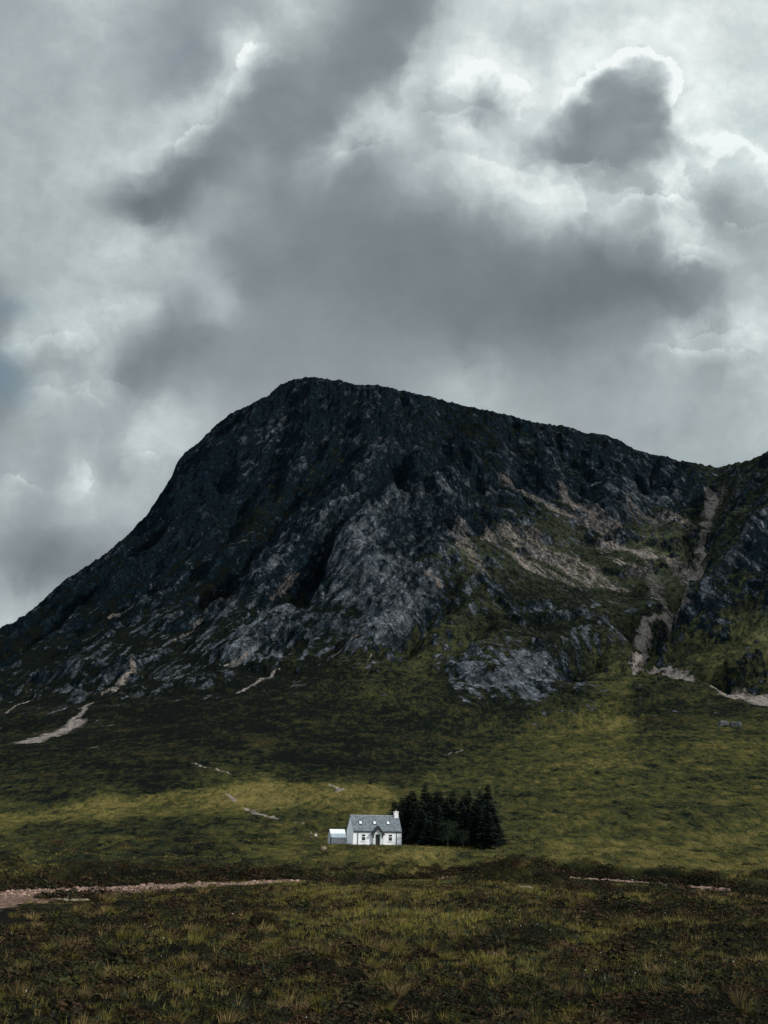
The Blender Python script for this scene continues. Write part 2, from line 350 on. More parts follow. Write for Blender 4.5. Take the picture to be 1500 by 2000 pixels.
# ------------------------------------------------------------------ the lie of the land: (photo x, photo y, distance)
LAND = '''1200,1600,400 1200,1540,560 1200,1480,720 1200,1428,880 1200,1440,960 1200,1412,1040 1400,1428,860 1500,1432,840 1650,1440,820 1400,1396,1000 1500,1392,980
1000,1452,880 900,1475,850 800,1500,780 1500,1560,480 1350,1500,660 1600,1500,640 1000,1530,600
0,1590,520 250,1560,560 480,1528,620 740,1530,620 900,1515,640 -200,1595,520 -400,1600,520 600,1575,470 300,1600,450 900,1590,430
900,1440,950 800,1440,900 600,1440,900 400,1440,880 200,1480,800 0,1500,800 0,1440,1040 200,1430,990 -250,1480,850 -450,1480,900
0,1400,1180 200,1390,1110 400,1390,1050 600,1390,1010 800,1390,1020 950,1385,1060 1100,1380,1080 1250,1372,1080
920,1340,1130 1000,1300,1200 1000,1262,1260 1090,1340,1150 1130,1300,1230
0,1330,1400 150,1300,1390 300,1300,1325 500,1300,1255 700,1300,1195 850,1300,1210 1240,1295,1250 1400,1335,1150 1500,1365,1080 1350,1310,1180 1650,1370,1080
0,1262,1550 100,1205,1640 250,1200,1550 400,1200,1470 600,1200,1390 800,1200,1360 1000,1200,1400 1150,1200,1400 1280,1215,1380 1400,1220,1290 1500,1200,1270 1650,1200,1280
215,1100,1770 350,1100,1680 500,1100,1590 700,1100,1510 850,1100,1500 1000,1100,1600 1150,1130,1650 1250,1140,1665 1345,1150,1610 1420,1130,1440 1480,1090,1380 1600,1100,1360
400,1000,1850 550,1000,1745 700,1000,1665 850,1000,1700 1000,1000,1800 1150,1030,1830 1250,1050,1830 1370,1050,1790 1440,1030,1640 1480,1040,1450 1600,1000,1500
385,905,2010 500,900,1930 650,900,1860 800,900,1850 950,900,1960 1100,920,2050 1250,960,2060 1395,960,2020 1450,940,1880 1530,930,1780
480,810,2060 600,800,2010 750,800,2000 900,820,2080 1000,850,2120 1150,880,2160'''
SKYLINE = '''-700,1480,1400 -450,1405,1440 -300,1365,1500 -150,1295,1590 0,1225,1670 60,1190,1720 130,1130,1790 210,1075,1850 280,1010,1920 325,950,1990 350,900,2050 420,850,2090 480,795,2110 540,755,2110 610,735,2100
720,755,2130 840,775,2170 1000,812,2220 1100,832,2250 1190,850,2280 1250,880,2280 1330,900,2270 1400,911,2260 1440,902,2150 1500,880,1990 1600,850,1950 1750,900,1900 1950,1000,1800 2200,1150,1700'''
# the ridge line in finer steps, for the final fit
RIDGE = '''-450,1405 -300,1365 -150,1295 -60,1255 0,1226 30,1213 60,1192 90,1166 120,1138 150,1118 180,1098 210,1078 245,1048 262,1030 285,1008 300,985 318,958 335,930 345,905 360,884 385,868 400,850 420,832 440,815 460,802 485,792 505,780 525,772 530,766 545,754 560,746 580,740 600,736 612,735 630,738 650,743 665,742 680,746 705,752 735,751 755,756 775,760 800,766 840,774 880,785 920,795 960,803 1000,812 1040,823 1080,829 1110,833 1140,845 1165,847 1190,851 1220,866 1245,879 1275,888 1300,891 1330,900 1350,902 1380,909 1402,913 1420,908 1440,904 1460,900 1480,892 1492,885 1500,881 1530,868 1600,850 1750,900 1950,1000'''
def parse(t): return np.array([[float(v) for v in s.split(',')] for s in t.split()])

def land_surface():
    """thin-plate height field z(x, y) on a 12 m grid"""
    P = []
    for x, y, r in parse(LAND): P.append(at_r(x, y, r))
    for x, y, r in parse(SKYLINE):
        q = at_r(x, y, r); P.append(q)
        d = ray(x, y); d = np.array([d[0], d[1], 0])
        for dr, dz in ((260, 90), (700, 330), (1500, 520)):
            b = q + d * dr; b[2] = max(q[2] - dz, 20); P.append(b)
    for az in range(-44, 45, 8):
        a = math.radians(az)
        for r, z in ((5, 0.0), (60, 0.0), (120, 0.0), (180, 0.1), (240, 1.0), (300, 2.2), (350, 3.4)):
            P.append(np.array([r * math.sin(a), r * math.cos(a), z]))
    P = np.array(P); C = P[:, :2] / 1000; n = len(P)
    U = lambda d2: np.where(d2 > 1e-12, 0.5 * d2 * np.log(np.maximum(d2, 1e-12)), 0)
    D2 = lambda a, b: (a[:, None, 0] - b[None, :, 0]) ** 2 + (a[:, None, 1] - b[None, :, 1]) ** 2
    Q = np.c_[np.ones(n), C]
    A = np.zeros((n + 3, n + 3)); A[:n, :n] = U(D2(C, C)) + np.eye(n) * 0.00035; A[:n, n:] = Q; A[n:, :n] = Q.T
    w = np.linalg.solve(A, np.r_[P[:, 2], 0, 0, 0])
    gs = 12.0
    gx = np.arange(-2700, 2701, gs); gy = np.arange(-20, 3800, gs)
    X, Y = np.meshgrid(gx, gy); F = np.c_[X.ravel(), Y.ravel()] / 1000
    Z = np.concatenate([U(D2(f, C)) @ w[:n] + np.c_[np.ones(len(f)), f] @ w[n:] for f in np.array_split(F, 24)])
    return gx, gy, Z.reshape(X.shape), gs
def bicubic(gx, gy, Z, gs, x, y):
    fx, fy = (x - gx[0]) / gs, (y - gy[0]) / gs
    fx = np.clip(fx, 1, len(gx) - 3.001); fy = np.clip(fy, 1, len(gy) - 3.001)
    i, j = fx.astype(np.int32), fy.astype(np.int32); u, v = fx - i, fy - j
    def wts(t): return (-.5*t+t*t-.5*t**3, 1-2.5*t*t+1.5*t**3, .5*t+2*t*t-1.5*t**3, -.5*t*t+.5*t**3)
    wu, wv = wts(u), wts(v); out = 0
    for a in range(4):
        row = 0
        for b in range(4): row = row + wu[b] * Z[j + a - 1, i + b - 1]
        out = out + wv[a] * row
    return out
def dist_poly(x, y, pts):
    """distance to a polyline and the position along it (0..1)"""
    best = np.full(x.shape, 1e9); par = np.zeros(x.shape); L = np.r_[0, np.cumsum(np.hypot(*np.diff(pts[:, :2], axis=0).T))]
    for k in range(len(pts) - 1):
        ax, ay = pts[k, :2]; dx, dy = pts[k + 1, :2] - pts[k, :2]; l2 = dx * dx + dy * dy
        t = np.clip(((x - ax) * dx + (y - ay) * dy) / l2, 0, 1)
        d = np.hypot(x - ax - t * dx, y - ay - t * dy); m = d < best
        best[m] = d[m]; par[m] = ((L[k] + t * math.sqrt(l2)) / L[-1])[m]
    return best, par

# the river: centre line and half width of its gravel bed, and of the water in it
RIVER_PIX = '-420,1782,11 -150,1758,11 0,1744,10 150,1737,8.5 300,1731,7 450,1725,5.5 550,1721,3 590,1719,-3 720,1717,-4 830,1716,-3 860,1715,3 900,1714,3.5 960,1713,3 1080,1714,7 1140,1717,5 1200,1720,5.5 1300,1728,5 1340,1731,-1 1365,1734,3 1400,1736,5 1440,1740,-3 1500,1746,-3 1700,1762,4 2000,1784,4'
RIVER_Z = -0.6
_rp = parse(RIVER_PIX); RIVER = np.array([[*at_z(a, b, RIVER_Z)[:2], w] for a, b, w in _rp])
MOUND = at_z(1012, 1722, 0.0)[:2]

# gullies (negative) and ribs (positive): height, half width in metres, then photo points down the face
CREASES = '''-55.2,28.6:436,868 414,950 330,1020 205,1122 100,1203 0,1262 -120,1330
-31.9,16.5:508,905 478,970 452,1038 385,1118 300,1185 220,1240
-42.5,33:706,855 640,908 566,956 526,1004 488,1062 430,1142 370,1200
-23.4,9.9:660,1000 642,1050 612,1124 592,1190
-34,15.4:795,865 772,930 715,990 650,1060 560,1160 470,1230
-21.2,13.2:880,880 840,930 830,985
-19.1,11:360,905 330,960 300,1030
-51,24.2:1398,925 1378,1040 1352,1120 1344,1156 1300,1202 1256,1246 1238,1292
-19.1,17.6:1236,1296 1300,1312 1400,1338 1500,1368
-23.4,15.4:875,1165 845,1200 775,1262 735,1290
-17,13.2:960,1200 900,1240 880,1280
-21.2,13.2:1180,1230 1130,1290 1105,1340
-19.1,13.2:580,860 540,930 520,990
-17,11:930,860 960,920 985,960
-19.1,11:1120,880 1140,930 1160,970
-19.1,11:1240,900 1250,950 1260,985
25.5,28.6:860,985 790,978 700,988 640,1012 588,1056 530,1112 440,1172
21.2,19.8:604,880 548,955 505,1040 430,1120
21.2,19.8:760,860 735,920 700,965
25.5,26.4:640,1030 690,1100 720,1170
29.8,22:1500,1034 1466,1076 1404,1150 1330,1205
29.8,28.6:1200,960 1215,1000 1205,1030
19.1,44:905,1345 990,1300 1060,1330
21.2,24.2:560,1200 500,1250 430,1300
17,17.6:840,1180 760,1230 690,1270
16,22:560,800 500,860 470,930
14,20:690,840 640,890 600,950
18,22:760,1010 700,1090 640,1180 560,1250
-16,16:730,1060 660,1150 590,1230 500,1290
14,18:380,960 330,1040 250,1110 150,1190
-14,14:340,1060 260,1140 150,1230 60,1290
14,18:300,1180 200,1260 120,1320
-12,12:420,1200 330,1270 250,1320
14,18:900,900 880,960 900,1010
12,16:1050,860 1080,900 1090,940
14,18:1290,930 1280,970 1300,1000
-12,14:1000,840 1030,890 1050,930'''
def hit(px, py, gx, gy, GZ, gs, r0=450.0, r1=2500.0):
    """where the ray through a photo point first meets the height field"""
    v = ray(px, py); rr = np.arange(r0, r1, 4.0)
    zz = bicubic(gx, gy, GZ, gs, v[0] * rr, v[1] * rr); k = np.nonzero(zz > CAMZ + v[2] * rr)[0]
    r = rr[k[0]] if len(k) else r1 - 300
    return np.array([v[0] * r, v[1] * r, CAMZ + v[2] * r])

def build_terrain():
    gx, gy, GZ, gs = land_surface()
    # polar sheet: fine where the photograph looks, coarse outside
    inner = np.arange(-17.8, 17.801, 0.032)
    o = 17.8 + np.cumsum(0.05 * 1.09 ** np.arange(44)); o = o[o < 43]
    az = np.radians(np.r_[-o[::-1], inner, o])
    r = [6.0]
    while r[-1] < 4200:
        q = r[-1]
        r.append(q + (max(0.3, q * 0.0035) if q < 560 else 1.9 if q < 2330 else 6 + (q - 2330) * 0.05))
    r = np.array(r); nr, na = len(r), len(az)
    R, A = np.meshgrid(r, az, indexing='ij'); R, A = R.ravel(), A.ravel()
    x, y = (R * np.sin(A)).astype(np.float32), (R * np.cos(A)).astype(np.float32)
    z = bicubic(gx, gy, GZ, gs, x, y).astype(np.float32)
    e = 14.0
    sx = ((bicubic(gx, gy, GZ, gs, x + e, y) - bicubic(gx, gy, GZ, gs, x - e, y)) / (2 * e)).astype(np.float32)
    sy = ((bicubic(gx, gy, GZ, gs, x, y + e) - bicubic(gx, gy, GZ, gs, x, y - e)) / (2 * e)).astype(np.float32)
    slope = np.hypot(sx, sy)
    R = R.astype(np.float32)
    hill = sstep(R, 650, 1150) * sstep(slope, 0.14, 0.42)
    crag = sstep(R, 1050, 1350) * sstep(slope + 0.15 * fbm(x / 260, y / 260, 3), 0.34, 0.62)
    bx, by = project(np.c_[x, y, z].astype(np.float64)); bare = cover_at(np.clip(bx, -300, 1800), np.clip(by, 640, 2090), 0).astype(np.float32)
    crag *= 0.22 + 0.78 * sstep(bare + 0.12 * fbm(x / 90, y / 90, 3), 0.22, 0.55)
    # big irregularities, hand-placed gullies and ribs, then gullies down the fall line
    wx, wy = x + 45 * gnoise(x / 190, y / 190 + 5), y + 45 * gnoise(x / 190 + 9, y / 190)
    z += hill * 15 * fbm(wx / 230, wy / 230, 4)
    jx, jy = x + 9 * fbm(x / 45, y / 45, 3), y + 9 * fbm(x / 45 + 7, y / 45 + 3, 3)
    sel = np.nonzero(hill > 0.001)[0]; z_in = z.copy()
    for row in CREASES.splitlines():
        hw, pts = row.split(':'); hh, wd = [float(v) for v in hw.split(',')]
        pl = np.array([hit(a_, b_, gx, gy, GZ, gs) for a_, b_ in parse(pts)])
        lo, hi = pl[:, :2].min(0) - 4 * wd, pl[:, :2].max(0) + 4 * wd
        q = sel[(x[sel] > lo[0]) & (x[sel] < hi[0]) & (y[sel] > lo[1]) & (y[sel] < hi[1])]
        d, par = dist_poly(jx[q], jy[q], pl)
        env = sstep(par, 0, 0.12) * (1 - sstep(par, 0.85, 1.0)) * 0.9 + 0.1
        f = np.exp(-(d / wd) ** 2) if hh > 0 else np.maximum(0, 1 - d / (1.7 * wd)) ** 1.3
        z[q] += (0.8 * hh * env * f * hill[q]).astype(np.float32)
    crease = z - z_in
    er = erode(x, y, sx + 0.15 * gnoise(x / 150 + 3, y / 150), sy + 0.15 * gnoise(x / 150, y / 150 + 8), 170.0, 5, 0.075, 0.95, 1.0, 1.5)
    er2 = erode(x, y, sx + 0.2 * gnoise(x / 40 + 3, y / 40), sy + 0.2 * gnoise(x / 40, y / 40 + 8), 42.0, 3, 0.06, 1.0, 1.0, 1.9, 77)
    er3 = erode(x, y, sx + 0.25 * gnoise(x / 60 + 1, y / 60), sy + 0.25 * gnoise(x / 60, y / 60 + 2), 30.0, 3, 0.05, 1.0, 1.0, 2.4, 133)
    streak = hill * er3 / (0.05 * 30 * np.maximum(np.minimum(slope, 1.0), 0.05))
    patchy = 0.35 + 0.65 * sstep(fbm(x / 95 + 20, y / 95, 3), -0.45, 0.35)
    z += er * (0.2 * hill + 1.25 * crag) + er2 * patchy * (0.08 * hill + 0.65 * crag) + er3 * patchy * (0.05 * hill + 0.14 * crag)
    # crags: ledges and steep steps in warped height bands
    nz = 26 * fbm(wx / 80, wy / 80, 4)
    for st, am in ((52.0, 0.42), (21.0, 0.34)):
        t = (z + nz * st / 40) / st; f = t - np.floor(t)
        z += crag * am * st * (sstep(f, 0.2, 0.8) - f) * sstep(fbm(x / 130 + st, y / 130, 3), -0.3, 0.5)
    rough = fbm(wx / 15, wy / 15, 4, 0.6, True)
    z += crag * (1.0 * rough + 0.9 * fbm(x / 6 + 9, y / 6, 3, 0.6, True)) + hill * (1 - crag) * (0.8 * rough + 0.8 * fbm(x / 7, y / 7, 3, 0.6))
    # outcrops breaking out of the lower slopes
    oc = sstep(fbm(wx / 70 + 40, wy / 70, 4), 0.25, 0.6) * hill * sstep(R, 980, 1180)
    z += oc * (5 + 4 * fbm(x / 14, y / 14, 3, 0.6, True))
    # moor: hummocks, tussocks
    moor = 1 - sstep(R, 600, 1000)
    z += moor * ((0.9 * fbm(x / 24, y / 24, 3) + 0.42 * fbm(x / 8 + 3, y / 10, 2)) * sstep(R, 20, 70) + 0.16 * fbm(x / 4.1, y / 4.1, 3, 0.6))
    z += sstep(R, 280, 500) * (1 - hill) * (1.1 * fbm(x / 60, y / 60, 4) + 0.7 * fbm(x / 9, y / 9, 4, 0.6))
    # river channel and the mossy mound beside it
    d, par = dist_poly(x, y, RIVER); hw = np.interp(par, np.linspace(0, 1, 200), np.interp(np.linspace(0, 1, 200), np.r_[0, np.cumsum(np.hypot(*np.diff(RIVER[:, :2], axis=0).T))] / np.hypot(*np.diff(RIVER[:, :2], axis=0).T).sum(), RIVER[:, 2]))
    cy_ = np.interp(x, RIVER[:, 0], RIVER[:, 1]); far = sstep(y - cy_, 0, 3)
    d = d + (2.2 * gnoise(x / 11, y / 11) + 1.0 * gnoise(x / 3.5, y / 3.5)) * (1 - 0.75 * far) + far * 0.22 * hw
    bed = 1 - sstep(d, hw - 0.5, hw + 3.0 - 1.5 * far)
    z = z * (1 - bed) + bed * (RIVER_Z + 0.12 * fbm(x / 5, y / 5, 3))
    # cut bank, higher on the far side
    z += (1 - bed) * np.exp(-((d - hw - 4) / 4.0) ** 2) * far * (0.9 + 0.7 * gnoise(x / 13, y / 13)) * (0.2 + 0.8 * sstep(-x, -12, 2))
    near = (1 - bed) * (1 - far) * np.exp(-(np.maximum(d - hw, 0) / 30.0) ** 2); z -= near * 0.93 * np.maximum(0, z - RIVER_Z)
    md = np.hypot((x - MOUND[0]) / 6.5, (y - MOUND[1]) / 5.5) + 0.22 * gnoise(x / 4, y / 4)
    z += 3.3 * (1 - sstep(md, 0.0, 1.25)) * (1 + 0.15 * gnoise(x / 1.5, y / 1.5)) + 1.2 * (1 - sstep(np.hypot((x - MOUND[0] + 6.5) / 5.0, (y - MOUND[1] + 1) / 3.5), 0, 1.2))
    # level ground under the cottage
    hx, hy, hz = HOUSE_AT
    k = 1 - sstep(np.hypot(x - hx, (y - hy)), 9, 20); z = z * (1 - k) + k * (hz + 0.06 * gnoise(x / 1.7, y / 1.7))
    # ---- fit the skyline to the photograph's ridge
    Zg = z.reshape(nr, na); rd = parse(RIDGE)
    tgt_r, tgt_t = [], []
    for a_, b_ in rd:
        v = ray(a_, b_); tgt_r.append(math.atan2(v[0], v[1])); tgt_t.append(v[2])
    want = np.interp(az, tgt_r, tgt_t)
    azn = np.arange(na); want = want + 0.0009 * fbm(az * 260, az * 0 + 3.3, 3, 0.6).astype(np.float64) * (np.abs(az) < 0.31)
    rr = r[:, None]
    for it in range(10):
        wide = it < 6
        tan = (Zg - CAMZ) / rr; tan[r < 900] = -1
        kmax = tan.argmax(0); rk = r[kmax]; err = want - tan[kmax, azn]
        nk = 61 if wide else 1
        sm = lambda v, n: np.convolve(np.pad(v, n // 2, mode='edge'), np.hanning(n + 2)[1:-1] / np.hanning(n + 2)[1:-1].sum(), 'valid')
        rk = sm(rk, 61); err = (sm(err, nk) if nk > 1 else err)[None, :]
        span = 420 if wide else 70         # wide misfits fade down the face, small ones stay on the crest
        up = np.clip((rr - (rk - span)) / span, 0, 1); up = up * up * (3 - 2 * up)
        beyond = 1.0 - 0.7 * np.clip((rr - rk - 40) / 300, 0, 1) if wide else np.exp(-np.maximum(rr - rk - 20, 0) / 60)
        Zg += (err * rr * up * beyond * (1 if wide else 0.7)).astype(np.float32)
    z = Zg.ravel()
    return dict(az=az, r=r, x=x, y=y, z=z.astype(np.float32), R=R, crag=crag, hill=hill, oc=oc, bed=bed * (1 - 0.95 * far * sstep(d, 0.62 * hw, 0.8 * hw)), moor=moor, rough=rough, er=er, streak=streak, crease=crease, gully=(er + er2) / 12.0, riverd=d - hw, far=far, md=md)

HOUSE_AT = at_r(737, 1650, 300.0)
# ------------------------------------------------------------------ what grows where: photo x, y, bare rock, paleness of the rock, green against heather (low green also paints cloud shadow)
COVER = '''600,800,0.8,0.24,0.05 450,900,0.85,0.21,0.05 350,950,0.8,0.15,0.05 650,900,0.6,0.24,0.3 560,960,0.55,0.24,0.35 760,900,0.6,0.29,0.1 700,1030,0.9,0.51,0.1 600,1050,0.75,0.34,0.15 500,1080,0.65,0.39,0.15 400,1050,0.8,0.29,0.1 300,1120,0.6,0.25,0.1 200,1150,0.65,0.12,0.05
100,1220,0.6,0.2,0.035 0,1260,0.5,0.2,0.07 900,830,0.4,0.19,0.15 1000,870,0.5,0.24,0.15 1150,880,0.5,0.29,0.15 1200,920,0.7,0.24,0.1 1300,930,0.7,0.29,0.1 1200,990,0.7,0.39,0.1 1000,950,0.6,0.29,0.2 880,960,0.8,0.34,0.1 800,1000,0.85,0.44,0.1 950,1010,0.5,0.29,0.35
900,1080,0.2,0.59,0.5 1050,1040,0.2,0.49,0.42 1100,1060,0.18,0.59,0.42 1250,1080,0.14,0.49,0.5 1000,1090,0.2,0.59,0.4 1150,1110,0.15,0.5,0.45 1300,1110,0.1,0.4,0.85 1350,1080,0.2,0.39,0.5 1430,1010,0.2,0.45,0.55 1460,980,0.25,0.45,0.45 1500,950,0.3,0.29,0.25 1440,1060,0.2,0.45,0.55
1480,1060,0.75,0.19,0.1 1420,1100,0.2,0.3,0.4 1480,1150,0.5,0.5,0.3 1400,1200,0.5,0.3,0.25 1440,1250,0.25,0.3,0.5 800,1130,0.65,0.65,0.2 760,1190,0.75,0.8,0.15 680,1150,0.7,0.5,0.1 600,1200,0.5,0.4,0.105 480,1230,0.5,0.6,0.105 350,1240,0.45,0.5,0.07 240,1320,0.46,0.65,0.105
100,1300,0.48,0.5,0.07 380,1290,0.48,0.65,0.105 520,1280,0.48,0.65,0.14 650,1260,0.45,0.65,0.175 150,1260,0.52,0.45,0.07 1000,1150,0.25,0.5,0.3 1100,1200,0.36,0.6,0.2 1200,1180,0.2,0.5,0.35 1050,1250,0.3,0.5,0.2 980,1240,0.3,0.5,0.35 1150,1230,0.52,0.75,0.2 950,1190,0.3,0.5,0.35
1000,1320,0.95,0.95,0.2 1100,1300,0.6,0.6,0.25 1040,1340,0.95,0.95,0.2 930,1345,0.8,0.95,0.2 900,1260,0.25,0.5,0.55 800,1290,0.26,0.5,0.55 700,1295,0.3,0.55,0.315 600,1315,0.32,0.55,0.245 450,1340,0.38,0.6,0.175 300,1350,0.42,0.6,0.14 150,1370,0.4,0.5,0.14 30,1370,0.4,0.4,0.14
600,1350,0.3,0.5,0.245 350,1390,0.3,0.5,0.126 200,1400,0.28,0.5,0.18 500,1380,0.28,0.5,0.21 720,1330,0.32,0.5,0.4 900,1390,0.1,0.3,0.2 1070,1390,0.05,0.3,0.35 1200,1320,0.1,0.4,0.6 1300,1370,0.1,0.3,0.25 1400,1290,0.15,0.4,0.6 1480,1250,0.15,0.3,0.85 1450,1330,0.1,0.3,0.3
1400,1395,0.6,0.3,0.2 1300,1400,0.2,0.3,0.3 100,1450,0.05,0.3,0.252 300,1450,0.03,0.3,0.202 500,1420,0.03,0.3,0.23 700,1420,0.03,0.3,0.216 850,1380,0.1,0.4,0.28 950,1430,0.02,0.3,0.3 300,1500,0,0.3,0.23 600,1490,0,0.3,0.18 100,1540,0,0.3,0.3 700,1500,0,0.3,0.202
0,1550,0,0.3,0.4 800,1470,0,0.3,0.216 200,1580,0,0.3,0.9 500,1552,0,0.3,1 700,1548,0,0.3,0.85 0,1600,0,0.3,0.6 450,1600,0,0.3,0.5 300,1615,0,0.3,0.4 100,1625,0,0.3,0.42 600,1580,0,0.3,0.6 720,1570,0,0.3,0.75 850,1530,0,0.3,0.55
1000,1500,0,0.3,0.6 1200,1450,0,0.3,0.9 1400,1450,0,0.3,0.75 1100,1540,0,0.3,0.62 1300,1540,0,0.3,0.62 1450,1550,0,0.3,0.6 1200,1600,0,0.3,0.66 1400,1640,0,0.3,0.95 1250,1640,0,0.3,0.75 1050,1620,0,0.3,0.62 1100,1470,0,0.3,0.75 1480,1500,0,0.3,0.6
600,1660,0,0.3,0.7 850,1685,0,0.3,0.9 1100,1670,0,0.3,0.85 1400,1680,0,0.3,0.8 200,1660,0,0.3,0.45 50,1690,0,0.3,0.55 300,1690,0,0.3,0.3 400,1650,0,0.3,0.28 550,1690,0,0.3,0.55 750,1690,0,0.3,0.75 100,1770,0,0.3,0.5 300,1770,0,0.3,0.55
650,1755,0,0.3,1.05 900,1775,0,0.3,0.7 560,1770,0,0.3,0.7 450,1790,0,0.3,0.238 250,1800,0,0.3,0.255 600,1810,0,0.3,0.357 850,1790,0,0.3,0.9 760,1750,0,0.3,0.6 950,1760,0,0.3,0.5 1100,1790,0,0.3,0.187 1300,1790,0,0.3,0.212 1450,1800,0,0.3,0.17
1000,1830,0,0.3,0.153 700,1870,0,0.3,0.318 400,1860,0,0.3,0.212 100,1880,0,0.3,0.094 50,1830,0,0.3,0.1 850,1930,0,0.3,0.278 600,1990,0,0.3,0.332 750,1980,0,0.3,0.199 1450,1920,0,0.3,0.345 1200,1900,0,0.3,0.165 1100,1960,0,0.3,0.165 1350,1980,0,0.3,0.165
200,1970,0,0.3,0.265 500,1930,0,0.3,0.252 1012,1700,0,0.3,0.7 1040,1705,0,0.3,0.2 940,1705,0,0.3,0.6'''
# bare strips: scree, stream gravel and worn paths -- strength, width in photo pixels, points
SCREE = '''1,26:40,1452 80,1442 120,1428 150,1405
1,10:120,1428 145,1398 165,1382 188,1370
1,11:205,1352 238,1322 268,1303
.8,5:12,1393 40,1375 70,1360
.68,32:990,1038 1040,1072 1090,1100 1145,1130
.62,28:1040,1045 1090,1080 1150,1110 1205,1150
.6,26:890,1035 915,1080 945,1120
.6,24:1010,1085 1050,1115 1110,1140
.75,22:950,1035 1000,1080 1040,1115
.75,24:985,940 1040,972 1100,1000 1185,1040
.7,22:1100,965 1150,1000 1200,1030
.75,24:1180,1058 1250,1080 1320,1100 1362,1130
.65,22:1200,1090 1270,1130 1335,1165
.6,30:1240,990 1290,1010 1340,1020
1,15:1372,1090 1356,1130 1342,1160 1338,1180
1,9:1392,960 1385,1010 1375,1050 1358,1095
1,12:1338,1170 1300,1202 1256,1245 1240,1290
1,15:1236,1290 1300,1310 1350,1325 1400,1346
1,28:1400,1346 1450,1362 1510,1376 1600,1400
1,9:1240,1290 1246,1318
.5,14:1412,955 1400,980 1388,1012
.5,13:1450,935 1425,985
.9,7:545,1308 505,1332 462,1354
.85,7:700,1240 650,1282
.95,13:838,1115 862,1142
.5,3.5:727,1262 716,1295
.8,7:440,1300 485,1278
.7,7:215,1205 260,1180
.6,8:340,1250 400,1200
.6,9:520,1170 580,1120
1,7:443,1551 452,1556 462,1563
1,7:478,1579 492,1585 512,1591 542,1600
1,7:648,1533 660,1537 667,1541 655,1548
1,5:578,1607 592,1608
.95,5:870,1474 900,1465
.9,5:100,1462 190,1458
.85,5:375,1490 430,1506 450,1512'''
# sunlit pasture, its light painted into the green, clear-edged against the heather: greenness, then outline in photo points
SUNLIT_PASTURE = '''.95:-400,1604 -100,1600 0,1590 150,1573 300,1552 420,1538 490,1528 600,1530 740,1527 775,1548 765,1590 640,1588 560,1578 450,1590 300,1594 150,1600 0,1610 -100,1612 -400,1618
.52:820,1520 880,1478 960,1452 1060,1433 1180,1421 1300,1424 1400,1431 1500,1437 1900,1450 1900,1690 1500,1690 1250,1695 1000,1690 980,1640 990,1560 880,1540
.74:960,1655 1100,1640 1250,1630 1400,1620 1900,1610 1900,1695 1500,1694 1200,1700 1050,1695 960,1690'''
def inside(px, py, poly):
    c = np.zeros(px.shape, bool); n = len(poly)
    for k in range(n):
        (x0, y0), (x1, y1) = poly[k - 1], poly[k]
        if y0 != y1: c ^= ((y0 > py) != (y1 > py)) & (px < (x1 - x0) * (py - y0) / (y1 - y0) + x0)
    return c
def mesh_obj(name, co, faces_n, idx, mats=(), smooth=False, parent=None):
    """fast mesh from arrays: all faces with faces_n corners"""
    me = bpy.data.meshes.new(name)
    co = np.ascontiguousarray(co, np.float32); idx = np.ascontiguousarray(idx, np.int32); nf = len(idx)
    me.vertices.add(len(co)); me.vertices.foreach_set('co', co.ravel())
    me.loops.add(idx.size); me.loops.foreach_set('vertex_index', idx.ravel())
    me.polygons.add(nf); me.polygons.foreach_set('loop_start', np.arange(0, idx.size, faces_n, dtype=np.int32))
    me.polygons.foreach_set('loop_total', np.full(nf, faces_n, np.int32))
    if smooth: me.polygons.foreach_set('use_smooth', np.ones(nf, bool))
    me.update(calc_edges=True)
    for m in mats: me.materials.append(m)
    ob = bpy.data.objects.new(name, me); SC.collection.objects.link(ob)
    if parent: ob.parent = parent
    return ob
def set_attr(ob, name, vals, kind='FLOAT'):
    a = ob.data.attributes.new(name, kind, 'POINT')
    v = np.ascontiguousarray(vals, np.float32)
    a.data.foreach_set('value' if kind == 'FLOAT' else 'color', v.ravel())
def new_mat(name, rough=0.9, spec=0.15):
    m = bpy.data.materials.new(name); m.use_nodes = True
    b = m.node_tree.nodes['Principled BSDF']
    b.inputs['Roughness'].default_value = rough; b.inputs['Specular IOR Level'].default_value = spec
    return m, G(m.node_tree), b
def tuple_vec(g, v):
    return g.vec(*v)
